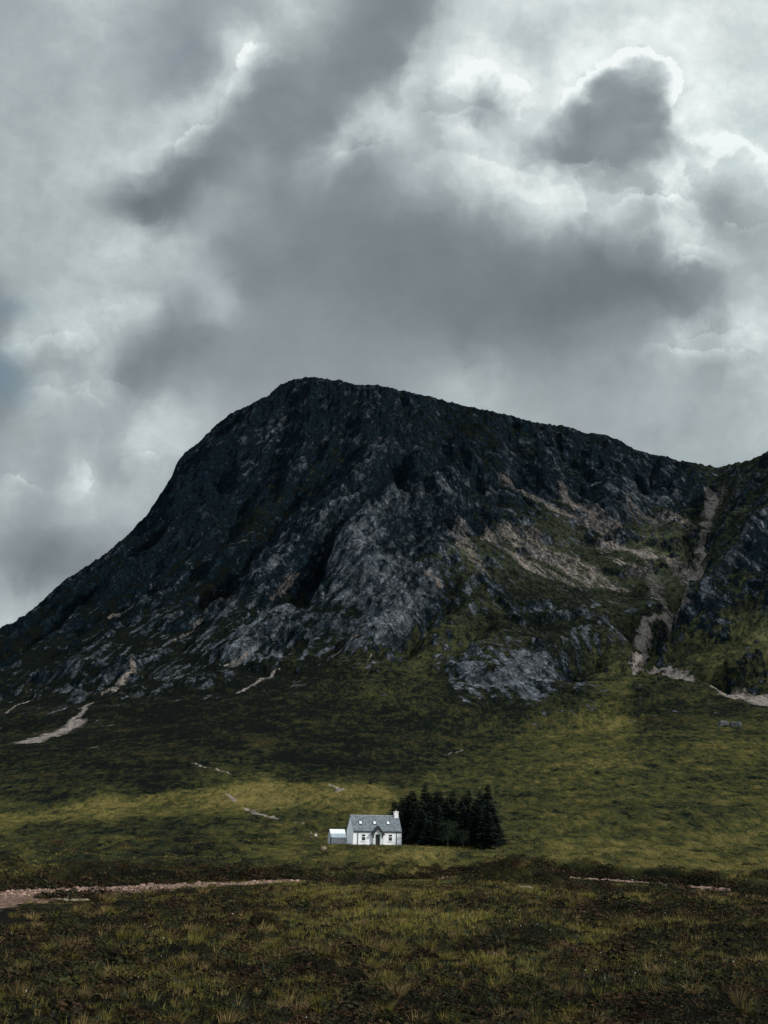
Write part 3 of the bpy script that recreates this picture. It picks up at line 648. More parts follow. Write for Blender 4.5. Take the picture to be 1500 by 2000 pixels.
def land_material():
    m, g, b = new_mat('moorland', 1.0, 0.02)
    t = m.node_tree
    gm = t.nodes.new('ShaderNodeNewGeometry'); P = gm.outputs['Position']
    rock, pale, green, scree, bed, strk = [g.attr(n) for n in ('rock', 'pale', 'green', 'scree', 'bed', 'streak')]
    nz = g.sep(gm.outputs['Normal'])[2]
    Pm = g.vm('MULTIPLY', P, (1, 1, 0.55))
    big = g.noise(P, 1 / 55, 9, 0.62) - 0.5
    mid = g.noise(Pm, 1 / 13, 8, 0.66) - 0.5
    Pl = g.vm('MULTIPLY', P, (1, 0.25, 1))              # plants run in lines down the slope
    fin = g.noise(Pl, 1 / 2.4, 5, 0.65) - 0.5
    tus = g.noise(Pl, 1 / 6.0, 5, 0.7) - 0.5
    # strata: stretched light and dark bands in the rock
    xx = g.sep(P)[0]
    def along(f, k, sc, dt, rg):             # noise drawn out along a fall line
        return g.noise(g.vm('SUBTRACT', P, g.vm('SCALE', tuple_vec(g, f), g.vm('DOT_PRODUCT', P, f, 1) * k)), sc, dt, rg, 0.3) - 0.5
    side = (xx + big * 500).ramp(-150, 250)
    st1, st2 = along((-0.36, -0.70, -0.62), 0.74, 1 / 10, 8, 0.68), along((0.42, -0.68, -0.60), 0.74, 1 / 10, 8, 0.68)
    st = st1 + (st2 - st1) * side
    crack = g.noise(P, 1 / 9, 6, 0.6, kind='RIDGED_MULTIFRACTAL') if False else (g.noise(g.vm('MULTIPLY', P, (1, 1, 0.8)), 1 / 7, 6, 0.7) - 0.5).abs()
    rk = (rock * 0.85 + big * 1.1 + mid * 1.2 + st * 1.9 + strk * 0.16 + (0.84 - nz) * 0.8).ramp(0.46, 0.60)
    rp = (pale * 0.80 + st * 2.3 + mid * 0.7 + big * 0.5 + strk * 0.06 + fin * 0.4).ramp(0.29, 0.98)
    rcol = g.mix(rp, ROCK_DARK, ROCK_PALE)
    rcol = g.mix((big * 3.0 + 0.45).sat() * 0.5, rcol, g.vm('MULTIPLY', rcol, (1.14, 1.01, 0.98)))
    crack2 = (g.noise(g.vm('MULTIPLY', P, (1, 1, 0.7)), 1 / 24, 5, 0.65) - 0.5).abs()
    rcol = g.mix(crack.ramp(0.0, 0.03, 0.75, 0.0).max(crack2.ramp(0.0, 0.02, 0.8, 0.0)), rcol, (0.005, 0.007, 0.009))
    # vegetation
    gv = (green + big * 0.7 + mid * 0.7 + tus * 1.35 + fin * 1.5 - 0.04).ramp(0.15, 0.85, smooth=False)
    vcol = g.cramp(gv, VEG_RAMP)
    vcol = g.mix((fin * 4.2 + tus * 2.4 + 0.12).sat() * 0.8, vcol, g.vm('SCALE', vcol, 0.38))
    rust = (big * 2.0 - fin * 1.4 + mid * 1.2 - green * 0.25).ramp(0.05, 0.5, 0.0, 0.6) * g.sep(P)[2].ramp(50, 200, 1.0, 0.15)
    vcol = g.mix(rust, vcol, (0.030, 0.019, 0.010))
    alt = g.sep(P)[2].ramp(60, 330, 0.0, 0.65)          # thin grey-olive turf higher up
    gl = g.vm('DOT_PRODUCT', vcol, (0.3, 0.6, 0.1), 1)
    vcol = g.mix(alt, vcol, g.vec(gl * 0.80, gl * 1.0, gl * 0.72))
    yy = g.sep(P)[1]                        # bare peat plus painted shade between the plants of the near moor
    peat_shade = yy.ramp(150, 260, 0.8, 0.0)
    vcol = g.mix(peat_shade, vcol, (0.0075, 0.0065, 0.0045))
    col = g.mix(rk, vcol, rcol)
    # scree and gravel
    sf1, sf2 = along((-0.36, -0.70, -0.62), 0.86, 1 / 3.2, 6, 0.65), along((0.42, -0.68, -0.60), 0.86, 1 / 3.2, 6, 0.65)
    sf = sf1 + (sf2 - sf1) * side
    sc = (scree + (sf * 2.6 + st * 1.0 + fin * 0.8) * (scree * 1.5).min(0.75)).ramp(0.36, 1.0, 0.0, 0.9)
    scol = g.mix((fin * 2.0 + 0.5).sat(), SCREE_DARK, SCREE_PALE)
    col = g.mix(sc, col, scol)
    peb = g.voronoi(P, 3.0, out='Color'); pv = g.sep(peb)[0]
    gcol = g.mix(pv, BED_DARK, BED_PALE)
    gcol = g.mix((big * 4 + fin).ramp(0.05, 0.35, 0.0, 0.7), gcol, (0.12, 0.075, 0.03))
    bd = (bed + fin * 0.7 + mid * 0.5).ramp(0.45, 0.62)
    col = g.mix(bd, col, gcol)
    t.links.new(col, b.inputs['Base Color'])
    bp = t.nodes.new('ShaderNodeBump'); bp.inputs['Strength'].default_value = 1.0; bp.inputs['Distance'].default_value = 1.4
    far = rk * 2.6
    h = tus * 1.4 + fin * 0.8 + mid * (far + 1.6) + st * far * 1.8 + crack.min(0.06) * (far * 9.0) + crack2.min(0.05) * (far * 16.0)
    t.links.new(h.s, bp.inputs['Height']); t.links.new(bp.outputs[0], b.inputs['Normal'])
    return m
ROCK_DARK, ROCK_PALE = (0.0068, 0.0158, 0.0225), (0.180, 0.208, 0.232)
VEG_RAMP = [(0.0, (0.004, 0.006, 0.005)), (0.3, (0.020, 0.024, 0.011)), (0.55, (0.044, 0.045, 0.015)), (0.8, (0.078, 0.072, 0.022)), (1.0, (0.150, 0.122, 0.040))]
SCREE_DARK, SCREE_PALE = (0.095, 0.082, 0.072), (0.32, 0.275, 0.245)
BED_DARK, BED_PALE = (0.07, 0.045, 0.034), (0.24, 0.155, 0.120)

def cover_at(px, py, col, _c={}):
    """smooth field through the COVER samples, tabulated once"""
    if col not in _c:
        D = parse(COVER); X, Y = np.meshgrid(np.arange(-300, 1820, 20.0), np.arange(640, 2100, 20.0))
        d2 = (X[..., None] - D[:, 0]) ** 2 + ((Y[..., None] - D[:, 1]) * np.where(D[:, 1] > 1500, 1.9, 1.0)) ** 2
        w = 1 / (d2 + 900) ** 1.5 + 1e-9 / (d2 + 2e4)
        _c[col] = (w * D[:, 2 + col]).sum(-1) / w.sum(-1)
    Zc = _c[col]; fx = np.clip((px + 300) / 20, 0, Zc.shape[1] - 1.001); fy = np.clip((py - 640) / 20, 0, Zc.shape[0] - 1.001)
    i, j = fx.astype(int), fy.astype(int); u, v = fx - i, fy - j
    return (Zc[j, i] * (1 - u) + Zc[j, i + 1] * u) * (1 - v) + (Zc[j + 1, i] * (1 - u) + Zc[j + 1, i + 1] * u) * v

class Land: pass
LD = Land()
def ground_z(x, y):
    x, y = np.asarray(x, float), np.asarray(y, float); shp = x.shape; x, y = x.ravel(), y.ravel()
    r, a = np.hypot(x, y), np.arctan2(x, y)
    def idx(v, arr):
        i = np.clip(np.searchsorted(arr, v) - 1, 0, len(arr) - 2); return i, np.clip((v - arr[i]) / (arr[i + 1] - arr[i]), 0, 1)
    i, u = idx(r, LD.r); j, v = idx(a, LD.az); Z = LD.Z
    return ((Z[i, j] * (1 - v) + Z[i, j + 1] * v) * (1 - u) + (Z[i + 1, j] * (1 - v) + Z[i + 1, j + 1] * v) * u).reshape(shp)
def land_hit(px, py, r0=40.0, r1=2600.0):
    """point of the finished ground under a photo point"""
    v = ray(px, py); rr = np.exp(np.linspace(math.log(r0), math.log(r1), 3000))
    zz = ground_z(v[0] * rr, v[1] * rr); k = np.nonzero(zz > CAMZ + v[2] * rr)[0]
    r = rr[k[0]] if len(k) else r1
    return np.array([v[0] * r, v[1] * r, CAMZ + v[2] * r])
def make_land():
    T = build_terrain(); LD.az, LD.r = T['az'], T['r']; nr, na = len(LD.r), len(LD.az)
    LD.Z = T['z'].reshape(nr, na)
    co = np.c_[T['x'], T['y'], T['z']].astype(np.float64); px, py = project(co)
    f1 = T['R'] / 900.0                              # wander of the plant cover's edges, wider where it is far off
    jx = px + 38 * fbm(px / 120 + 3, py / 60, 4, 0.6); jy = py + 16 * fbm(px / 120, py / 60 + 9, 4, 0.6)
    jx, jy = np.clip(jx, -300, 1800), np.clip(jy, 640, 2090)
    rock, pale, green = [cover_at(jx, jy, k) for k in range(3)]
    sel = np.nonzero(T['R'] < 1000)[0]; xs, ys = T['x'][sel], T['y'][sel]
    for row in SUNLIT_PASTURE.splitlines():
        gv, pts = row.split(':'); pl = parse(pts); m = np.zeros(len(sel))
        for q in range(6): m += inside(px[sel] + (10 + 7 * q) * fbm(xs / 40 + 9 * q, ys / 40, 4, 0.65), py[sel] + (2.5 + 1.6 * q) * fbm(xs / 30 + 5 * q, ys / 45, 4, 0.65), pl) / 6
        green[sel] += m * 0.55 * (float(gv) - green[sel])
    rock = rock * sstep(T['R'], 850, 1050) + np.clip(T['crease'] / 60.0, -0.22, 0.16); pale = pale + np.clip(T['crease'] / 70.0, -0.15, 0.2)  # grassy gullies, bare pale ribs; relief shading also put into their colour
    rock = rock + 0.25 * T['oc'] + 0.10 * T['crag'] + 0.02 * T['rough'] * T['hill']
    scree = np.zeros(len(co)); X, Y = T['x'], T['y']
    sel = np.nonzero(T['R'] > 350)[0]
    wx = X + 9 * fbm(X / 45, Y / 45, 3); wy = Y + 9 * fbm(X / 45 + 4, Y / 45, 3)
    for row in SCREE.splitlines():
        hw, pts = row.split(':'); s, w = [float(v) for v in hw.split(',')]
        pl = np.array([land_hit(a, b, 300) for a, b in parse(pts)])
        wd = w * np.hypot(pl[:, 0], pl[:, 1]).mean() / FPX * (1.25 if w > 8.5 else 1.0)
        lo, hi = pl[:, :2].min(0) - 3 * wd - 12, pl[:, :2].max(0) + 3 * wd + 12
        q = sel[(X[sel] > lo[0]) & (X[sel] < hi[0]) & (Y[sel] > lo[1]) & (Y[sel] < hi[1])]
        k = 1.0 if w > 8.5 else 0.15
        d, par = dist_poly(X[q] + (wx[q] - X[q]) * k, Y[q] + (wy[q] - Y[q]) * k, pl)
        scree[q] = np.maximum(scree[q], s * np.clip(1.25 - d / wd, 0, 1))
    mat = land_material()
    split = int(np.searchsorted(LD.r, 635))
    for name, a, b in (('ground', 0, split), ('mountain', split, nr - 1)):
        n = b - a + 1; sl = slice(a * na, (b + 1) * na)
        i = np.arange((n - 1) * (na - 1)); q = (i // (na - 1)) * na + i % (na - 1)
        ob = mesh_obj(name, co[sl], 4, np.c_[q, q + 1, q + na + 1, q + na], [mat], True)
        ob['kind'] = 'structure'
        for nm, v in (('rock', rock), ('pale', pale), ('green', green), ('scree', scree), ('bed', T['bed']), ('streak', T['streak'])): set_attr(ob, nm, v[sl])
    return T
# ------------------------------------------------------------------ things
def tag(o, label=None, cat=None, group=None, kind=None):
    for k, v in (('label', label), ('category', cat), ('group', group), ('kind', kind)):
        if v: o[k] = v
    return o
def thing(name, label, cat, loc, rz=0.0, group=None):
    o = bpy.data.objects.new(name, None); SC.collection.objects.link(o)
    o.location = [float(v) for v in loc]; o.rotation_euler = (0, 0, rz); o.empty_display_size = 0.5
    return tag(o, label, cat, group)
class MB:
    """collects boxes, prisms and polygons into one mesh"""
    def __init__(s): s.bm = bmesh.new()
    def poly(s, pts): return s.bm.faces.new([s.bm.verts.new(p) for p in pts])
    def solid(s, top, bot):
        """closed solid between two matching rings"""
        a = [s.bm.verts.new(p) for p in top]; b = [s.bm.verts.new(p) for p in bot]; n = len(a)
        s.bm.faces.new(a); s.bm.faces.new(b[::-1])
        for i in range(n): s.bm.faces.new((a[i - 1], b[i - 1], b[i], a[i]))
    def box(s, x0, y0, z0, x1, y1, z1):
        s.solid([(x0, y0, z1), (x1, y0, z1), (x1, y1, z1), (x0, y1, z1)], [(x0, y0, z0), (x1, y0, z0), (x1, y1, z0), (x0, y1, z0)])
    def tube(s, p, q, r0, r1=None, n=8):
        p, q = Vector(p), Vector(q); r1 = r0 if r1 is None else r1
        d = (q - p).normalized(); u = d.orthogonal().normalized(); v = d.cross(u)
        ring = lambda c, r: [c + (u * math.cos(2 * math.pi * k / n) + v * math.sin(2 * math.pi * k / n)) * r for k in range(n)]
        s.solid(ring(q, r1), ring(p, r0))
    def build(s, name, mat, parent=None, bevel=0.0):
        bmesh.ops.recalc_face_normals(s.bm, faces=s.bm.faces)
        if bevel: bmesh.ops.bevel(s.bm, geom=list(s.bm.edges), offset=bevel, segments=1, affect='EDGES')
        me = bpy.data.meshes.new(name); s.bm.to_mesh(me); s.bm.free(); me.materials.append(mat)
        o = bpy.data.objects.new(name, me); SC.collection.objects.link(o)
        if parent: o.parent = parent
        return o
def plain(name, col, rough=0.7, spec=0.3, var=0.25, scale=3.0, metal=0.0, bump=0.0):
    m, g, b = new_mat(name, rough, spec); t = m.node_tree
    tc = t.nodes.new('ShaderNodeTexCoord'); n = g.noise(tc.outputs['Object'], scale, 5, 0.6)
    f = n.ramp(0.3, 0.7)
    t.links.new(g.mix(f, tuple(c * (1 - var) for c in col), tuple(min(1, c * (1 + var * 0.5)) for c in col)), b.inputs['Base Color'])
    b.inputs['Metallic'].default_value = metal
    if bump:
        bp = t.nodes.new('ShaderNodeBump'); bp.inputs['Strength'].default_value = bump; bp.inputs['Distance'].default_value = 0.05
        t.links.new(n.s, bp.inputs['Height']); t.links.new(bp.outputs[0], b.inputs['Normal'])
    return m
def slate_mat():
    m, g, b = new_mat('slate', 0.55, 0.4); t = m.node_tree
    tc = t.nodes.new('ShaderNodeTexCoord'); P = tc.outputs['Object']
    x, y, z = g.sep(P)
    br = t.nodes.new('ShaderNodeTexBrick'); t.links.new(g.vec(x, z * 1.4), br.inputs['Vector'])
    br.inputs['Color1'].default_value = (0.085, 0.105, 0.12, 1); br.inputs['Color2'].default_value = (0.16, 0.19, 0.205, 1)
    br.inputs['Mortar'].default_value = (0.05, 0.055, 0.06, 1); br.inputs['Scale'].default_value = 1.0
    br.inputs['Brick Width'].default_value = 0.36; br.inputs['Row Height'].default_value = 0.30; br.inputs['Mortar Size'].default_value = 0.012
    n = g.noise(P, 2.2, 6, 0.7).ramp(0.33, 0.66)
    c = g.mix(n, g.vm('SCALE', br.outputs[0], 0.62), g.vm('SCALE', br.outputs[0], 1.35))
    t.links.new(c, b.inputs['Base Color']); return m
def harl_mat():
    m, g, b = new_mat('whitewash', 0.85, 0.2); t = m.node_tree
    tc = t.nodes.new('ShaderNodeTexCoord'); P = tc.outputs['Object']; z = g.sep(P)[2]
    n = g.noise(P, 1.4, 6, 0.65)
    c = g.mix(n.ramp(0.35, 0.65), (0.76, 0.78, 0.79), (0.86, 0.87, 0.87))
    damp = (z * -1.6 + 0.55 + (n - 0.5) * 1.6).ramp(0.2, 0.9, 0, 0.22)      # splashed mud and algae at the foot
    c = g.mix(damp, c, (0.42, 0.44, 0.38)); t.links.new(c, b.inputs['Base Color'])
    bp = t.nodes.new('ShaderNodeBump'); bp.inputs['Strength'].default_value = 0.4; bp.inputs['Distance'].default_value = 0.03
    t.links.new(g.noise(P, 22, 3, 0.6).s, bp.inputs['Height']); t.links.new(bp.outputs[0], b.inputs['Normal'])
    return m
def glass_mat(name, col, rough=0.08):
    m, g, b = new_mat(name, rough, 0.6); b.inputs['Base Color'].default_value = tuple(col) + (1,); return m

def build_cottage():
    L, D, E, Rz = 11.0, 5.7, 3.05, 6.15; YAW = math.radians(15.5)
    hx, hy, hz = HOUSE_AT; hz = float(ground_z(np.array([hx]), np.array([hy]))[0]) - 0.08
    root = thing('cottage', 'white cottage with grey slate roof, three skylights and gabled porch', 'cottage', (hx, hy, hz), YAW)
    white, slate, dark = harl_mat(), slate_mat(), plain('black_paint', (0.02, 0.022, 0.024), 0.5, 0.4)
    frame, pane = plain('white_paint', (0.72, 0.74, 0.74), 0.5, 0.4, 0.08), glass_mat('window_glass', (0.012, 0.015, 0.018))
    h = L / 2
    w = MB()       # gabled body, front wall at y = 0
    prof = lambda x: [(x, 0, -0.6), (x, D, -0.6), (x, D, E), (x, D / 2, Rz - 0.1), (x, 0, E)]
    w.solid(prof(-h), prof(h)); w.build('wall', white, root)
    r = MB(); t = 0.14; k = (Rz - E) / (D / 2); o = 0.16
    for s in (1, -1):
        y0, y1 = (-o, D / 2) if s > 0 else (D + o, D / 2)
        z0, z1 = E - k * o + 0.03, Rz + 0.03
        ring = lambda x: [(x, y0, z0), (x, y1, z1), (x, y1, z1 + t), (x, y0, z0 + t)]
        r.solid(ring(-h - 0.06), ring(h + 0.06))
    roof = r.build('roof', slate, root)
    rc = MB(); rc.tube((-h - 0.07, D / 2, Rz + 0.17), (h - 0.9, D / 2, Rz + 0.17), 0.10, n=8); rc.build('ridge', plain('ridge_tile', (0.30, 0.33, 0.35), 0.7), roof)
    c = MB(); c.box(h - 0.98, D / 2 - 0.42, Rz - 0.5, h - 0.08, D / 2 + 0.42, Rz + 1.02); c.box(h - 1.04, D / 2 - 0.48, Rz + 1.02, h - 0.02, D / 2 + 0.48, Rz + 1.15)
    ch = c.build('chimney', plain('chimney_render', (0.78, 0.77, 0.77), 0.85, 0.2), root)
    p = MB(); p.tube((h - 0.53, D / 2, Rz + 1.15), (h - 0.53, D / 2, Rz + 1.42), 0.14, 0.11, 10); p.build('chimney_pot', plain('clay', (0.45, 0.36, 0.30)), ch)
    # skylights lie on the front slope
    n = Vector((0, -k, 1)).normalized(); up = Vector((0, 1, k)).normalized()
    for x in (-3.55, -0.35, 2.75):
        yc = 1.35; c0 = Vector((x, yc, E + k * yc + 0.17 / max(n.z, .1) * 0.9))
        def slab(a, b, d0, d1, mb):
            q = lambda u, v, d: c0 + Vector((u, 0, 0)) + up * v + n * d
            mb.solid([q(-a, -b, d1), q(a, -b, d1), q(a, b, d1), q(-a, b, d1)], [q(-a, -b, d0), q(a, -b, d0), q(a, b, d0), q(-a, b, d0)])
        f = MB(); slab(0.38, 0.46, -0.05, 0.07, f); fo = f.build('skylight', dark, root)
        g_ = MB(); slab(0.27, 0.34, 0.073, 0.085, g_); g_.build('pane', glass_mat('skylight_glass', (0.75, 0.78, 0.8), 0.05), fo)  # light base colour stands in for the sky reflected in the pane
    # sash windows
    for x in (-3.15, 2.95):
        f = MB(); f.box(x - 0.44, -0.035, 0.93, x + 0.44, 0.02, 2.36)
        fo = f.build('window', frame, root)
        g_ = MB(); g_.box(x - 0.36, -0.05, 1.0, x + 0.36, -0.037, 1.72); g_.box(x - 0.36, -0.05, 1.86, x + 0.36, -0.037, 2.28); g_.build('pane', pane, fo)
        s = MB(); s.box(x - 0.55, -0.14, 0.74, x + 0.55, 0.02, 0.90); s.build('sill', frame, fo)
    # porch: shallow white cheeks, dark gabled canopy on brackets, dark door
    po = MB(); po.box(-1.12, -0.45, -0.5, -0.56, 0.02, 2.36); po.box(0.56, -0.45, -0.5, 1.12, 0.02, 2.36)
    po.solid([(-1.12, -0.45, 2.363), (1.12, -0.45, 2.363), (0, -0.45, 3.45)], [(-1.12, 0.02, 2.363), (1.12, 0.02, 2.363), (0, 0.02, 3.45)])
    porch = po.build('porch', plain('porch_render', (0.66, 0.71, 0.71), 0.85, 0.2), root)
    cr_ = MB()
    for s in (-1, 1):
        ring = lambda y: [(s * 1.42, y, 2.12), (0, y, 3.92), (0, y, 4.12), (s * 1.56, y, 2.16)]
        cr_.solid(ring(-0.95), ring(0.9))
        cr_.solid([(s * 1.30, -0.93, 2.35), (s * 0.12, -0.93, 3.8), (s * 0.02, -0.93, 3.6), (s * 1.05, -0.93, 2.30)], [(s * 1.30, -0.80, 2.35), (s * 0.12, -0.80, 3.8), (s * 0.02, -0.80, 3.6), (s * 1.05, -0.80, 2.30)])
    cr_.build('porch_roof', dark, porch)
    for s in (-1, 1):
        bk = MB(); bk.box(s * 0.98 - 0.05, -0.62, 1.55, s * 0.98 + 0.05, -0.453, 2.30); bk.box(s * 1.0 - 0.05, -0.9, 2.2, s * 1.0 + 0.05, -0.623, 2.32)
        bk.box(s * 1.15 - 0.03, -0.47, -0.4, s * 1.15 + 0.03, -0.40, 2.15)
        bk.build('bracket', dark, porch)
    d = MB(); d.box(-0.47, -0.06, -0.3, 0.47, 0.02, 2.22); door = d.build('door', plain('door_paint', (0.018, 0.014, 0.012), 0.5, 0.4), root)
    hd = MB(); hd.tube((0.34, -0.06, 1.05), (0.34, -0.13, 1.05), 0.035); hd.build('handle', plain('brass', (0.5, 0.38, 0.15), 0.35, 0.5, metal=0.9), door)
    gt = MB(); zg = E - k * o - 0.02
    gt.solid([(-h - 0.05, -o - 0.13, zg + 0.06), (-h - 0.05, -o - 0.01, zg + 0.06), (-h - 0.05, -o - 0.03, zg - 0.10), (-h - 0.05, -o - 0.11, zg - 0.10)],
             [(h + 0.05, -o - 0.13, zg + 0.06), (h + 0.05, -o - 0.01, zg + 0.06), (h + 0.05, -o - 0.03, zg - 0.10), (h + 0.05, -o - 0.11, zg - 0.10)])
    gt.build('gutter', dark, root)
    for x in (-4.45, 4.35):
        q = MB(); q.tube((x, -0.09, -0.3), (x, -0.09, zg - 0.1), 0.06); q.tube((x, -0.09, zg - 0.1), (x, -o - 0.07, zg - 0.05), 0.055); q.build('downpipe', dark, root)
    # lean low shed behind the left gable
    sl = Matrix.Rotation(YAW, 4, 'Z') @ Vector((-h - 1.75, D + 2.2, 0))
    gz = float(ground_z(np.array([hx + sl.x]), np.array([hy + sl.y]))[0])
    sh = thing('shed', 'low whitewashed shed with pale metal roof beside the cottage gable', 'shed', (hx + sl.x, hy + sl.y, gz - 0.05), YAW)
    l, dd, e, rz = 3.4, 3.7, 1.5, 3.15
    stone = plain('limewashed_stone', (0.46, 0.45, 0.45), 0.9, 0.1, 0.45, 2.6, bump=0.6)
    w = MB(); prof2 = lambda x: [(x, -dd / 2, -0.6), (x, dd / 2, -0.6), (x, dd / 2, e), (x, 0, rz - 0.08), (x, -dd / 2, e)]
    w.solid(prof2(-l / 2 + 0.1), prof2(l / 2)); w.build('wall', stone, sh)
    r = MB(); k2 = (rz - e) / (dd / 2)
    for s in (1, -1):
        ring = lambda x: [(x, -s * (dd / 2 + 0.12), e - k2 * 0.12), (x, 0, rz), (x, 0, rz + 0.07), (x, -s * (dd / 2 + 0.12), e - k2 * 0.12 + 0.07)]
        r.solid(ring(-l / 2 + 0.02), ring(l / 2 + 0.08))
    r.build('roof', plain('galvanised_sheet', (0.74, 0.80, 0.80), 0.42, 0.5, 0.12, 1.2), sh)
    d = MB(); d.box(-l / 2 + 0.03, -dd / 2 + 0.12, -0.3, -l / 2 + 0.097, -dd / 2 + 0.95, 1.5); d.build('door', plain('shed_door', (0.02, 0.02, 0.02)), sh)
    return root

# ------------------------------------------------------------------ trees
def quads_mesh(name, Q, mat, tint=None, parent=None):
    """Q: (n, 4, 3) corner points"""
    n = len(Q); ob = mesh_obj(name, Q.reshape(-1, 3), 4, np.arange(n * 4).reshape(n, 4), [mat], False, parent)
    if tint is not None: set_attr(ob, 'tint', np.repeat(np.c_[tint, np.ones(n)], 4, axis=0), 'FLOAT_COLOR')
    return ob
def leaf_mat(name, rough=0.85, spec=0.1):
    m, g, b = new_mat(name, rough, spec)
    n = m.node_tree.nodes.new('ShaderNodeAttribute'); n.attribute_name = 'tint'
    m.node_tree.links.new(n.outputs['Color'], b.inputs['Base Color']); return m
def conifer_quads(h, rad, rng, base=0.12, gap=0.0):
    out, tint = [], []
    nw = int(h * 3.4)
    for i in range(nw):
        t = (i + rng.uniform(-.3, .3)) / nw
        z = h * (base + (1 - base) * max(t, 0) ** 0.95); R = rad * (1 - max(t, 0)) ** 0.76 * rng.uniform(0.72, 1.12) + 0.12
        nb = int(rng.integers(6, 9)) if t < 0.85 else 5
        a0 = rng.uniform(0, 6.28)
        for b in range(nb):
            if rng.random() < gap: continue
            a = a0 + 6.283 * b / nb + rng.uniform(-.25, .25); L = R * rng.uniform(0.6, 1.15)
            d = np.array([math.cos(a), math.sin(a), 0]); s = np.array([-d[1], d[0], 0]); up0 = 0.35 if t > 0.7 else 0.08
            ns = max(2, int(L / 0.42)); col = np.array([0.006, 0.011, 0.0085]) * rng.uniform(0.5, 1.8)
            for k in range(ns):
                u0 = (k + 0.15) / ns; u1 = min(1.0, u0 + 1.55 / ns)
                p0 = d * L * u0 + np.array([0, 0, z + up0 * L * u0 - 0.42 * L * u0 ** 1.6]); p1 = d * L * u1 + np.array([0, 0, z + up0 * L * u1 - 0.42 * L * u1 ** 1.6 + (0.12 * L if u1 > .9 else 0)])
                for sg in (-1, 1):      # two drooping sprays either side of the branch
                    wd = (0.20 + 0.16 * L * (1 - u0)) * rng.uniform(0.7, 1.3); dr = np.array([0, 0, -rng.uniform(0.15, 0.55) * wd - 0.05])
                    q = p0 + s * sg * wd * 0.5 + dr; e = p1 + s * sg * wd + dr + d * 0.1
                    out.append([p0, p1, e, q]); tint.append(col * rng.uniform(0.75, 1.3))
    return np.array(out), np.array(tint)
def make_conifer(h, rad, rng, mats, gap=0.0):
    Q, T = conifer_quads(h, rad, rng, 0.10, gap)
    root = bpy.data.objects.new('spruce_tree', None); SC.collection.objects.link(root)
    quads_mesh('crown', Q, mats[0], T, root)
    m = MB(); m.tube((0, 0, -0.4), (0, 0, h * 0.5), 0.20, 0.11); m.tube((0, 0, h * 0.5), (0, 0, h * 0.97), 0.11, 0.02)
    for i in range(16):
        a, z = rng.uniform(0, 6.28), rng.uniform(0.06, 0.5) * h; l = rad * 0.6 * (1 - z / h)
        m.tube((0, 0, z), (math.cos(a) * l, math.sin(a) * l, z - 0.1 * l), 0.035, 0.012, 5)
    m.build('trunk', mats[1], root); return root
def make_broadleaf(h, rad, rng, mats):
    root = bpy.data.objects.new('birch_tree', None); SC.collection.objects.link(root)
    m = MB(); fork = h * 0.3; m.tube((0, 0, -0.4), (0.15, 0, fork), 0.16, 0.10)
    Q, T = [], []
    for i in range(16):
        a = rng.uniform(0, 6.28); l = rad * rng.uniform(0.35, 1.0); z1 = h * rng.uniform(0.22, 0.95)
        tip = Vector((math.cos(a) * l, math.sin(a) * l, z1)); st = Vector((0.1, 0, fork * rng.uniform(0.7, 1.0)))
        m.tube(st, tip, 0.06, 0.015, 5)
        col = np.array([0.014, 0.023, 0.012]) * rng.uniform(0.6, 1.5)
        for k in range(150):
            c = np.array(tip) + rng.normal(0, 1, 3) * np.array([0.62, 0.62, 0.48]); n = rng.normal(0, 1, 3); n /= np.linalg.norm(n)
            u = np.cross(n, [0, 0, 1.0]); u /= np.linalg.norm(u) + 1e-6; v = np.cross(n, u); s = rng.uniform(0.10, 0.20)
            Q.append([c - u * s, c - v * s * .6, c + u * s, c + v * s * .6]); T.append(col * rng.uniform(0.7, 1.4))
    m.build('trunk', mats[2], root); quads_mesh('crown', np.array(Q), mats[0], np.array(T), root); return root
def copy_tree(o):
    c = o.copy(); SC.collection.objects.link(c)
    for ch in o.children:
        k = ch.copy(); SC.collection.objects.link(k); k.parent = c
    return c
# photo x of the top, photo y of the top, photo x of the foot, distance, which shape, label
SPRUCES = '''771,1562,771,322,3|short spruce just behind the cottage chimney
784,1556,784,326,1|slim spruce rising behind the cottage roof end
793,1552,794,318,0|broad spruce with its top nearest the cottage chimney in the back row
804,1543,804,324,2|full spruce, second top from the left of the clump's high back row
814,1561,814,316,3|blunt spruce in the dip beside the tall thin spire
829,1531,829,322,1|tall thin spruce spire standing up from the left half of the clump
842,1556,842,318,0|spruce just right of the left spire, a little lower
856,1540,856,324,2|pointed spruce at the middle left of the clump's skyline
870,1560,870,318,3|spruce under the middle of the clump's skyline
884,1543,884,322,1|narrow spruce right of the clump's middle
900,1562,900,317,0|low topped spruce in the notch right of the clump's middle
915,1541,915,323,1|sharp spruce left of the tallest right-hand spires
929,1560,929,318,2|dense spruce filling the gap before the right spires
939,1546,939,320,0|spruce leaning its branches against the tallest right spire
953,1530,953,314,1|tallest spruce at the right end of the clump, with a bare leader
961,1564,958,309,2|wide spruce stepping down at the clump's right edge
972,1590,968,304,3|low dark spruce at the outermost right edge of the clump
823,1580,822,304,0|squat front spruce nearest the cottage, against the taller row
854,1568,852,300,2|bushy front spruce with drooping shoulders, left of the birch
905,1575,905,300,3|middle-sized front spruce right of the birch
932,1570,932,299,0|front spruce below the pair of right spires
951,1582,952,297,2|front spruce at the right with low branches over the grass
836,1546,836,327,2|rear spruce showing between the left spire and the lower top beside it
876,1552,877,328,0|rear spruce filling the skyline just left of the clump's middle
907,1551,907,328,2|rear spruce showing in the notch right of the clump's middle
946,1552,946,326,0|rear spruce tucked behind the tallest right-hand spire
838,1604,838,297,3|small dark spruce at the clump's front left corner'''
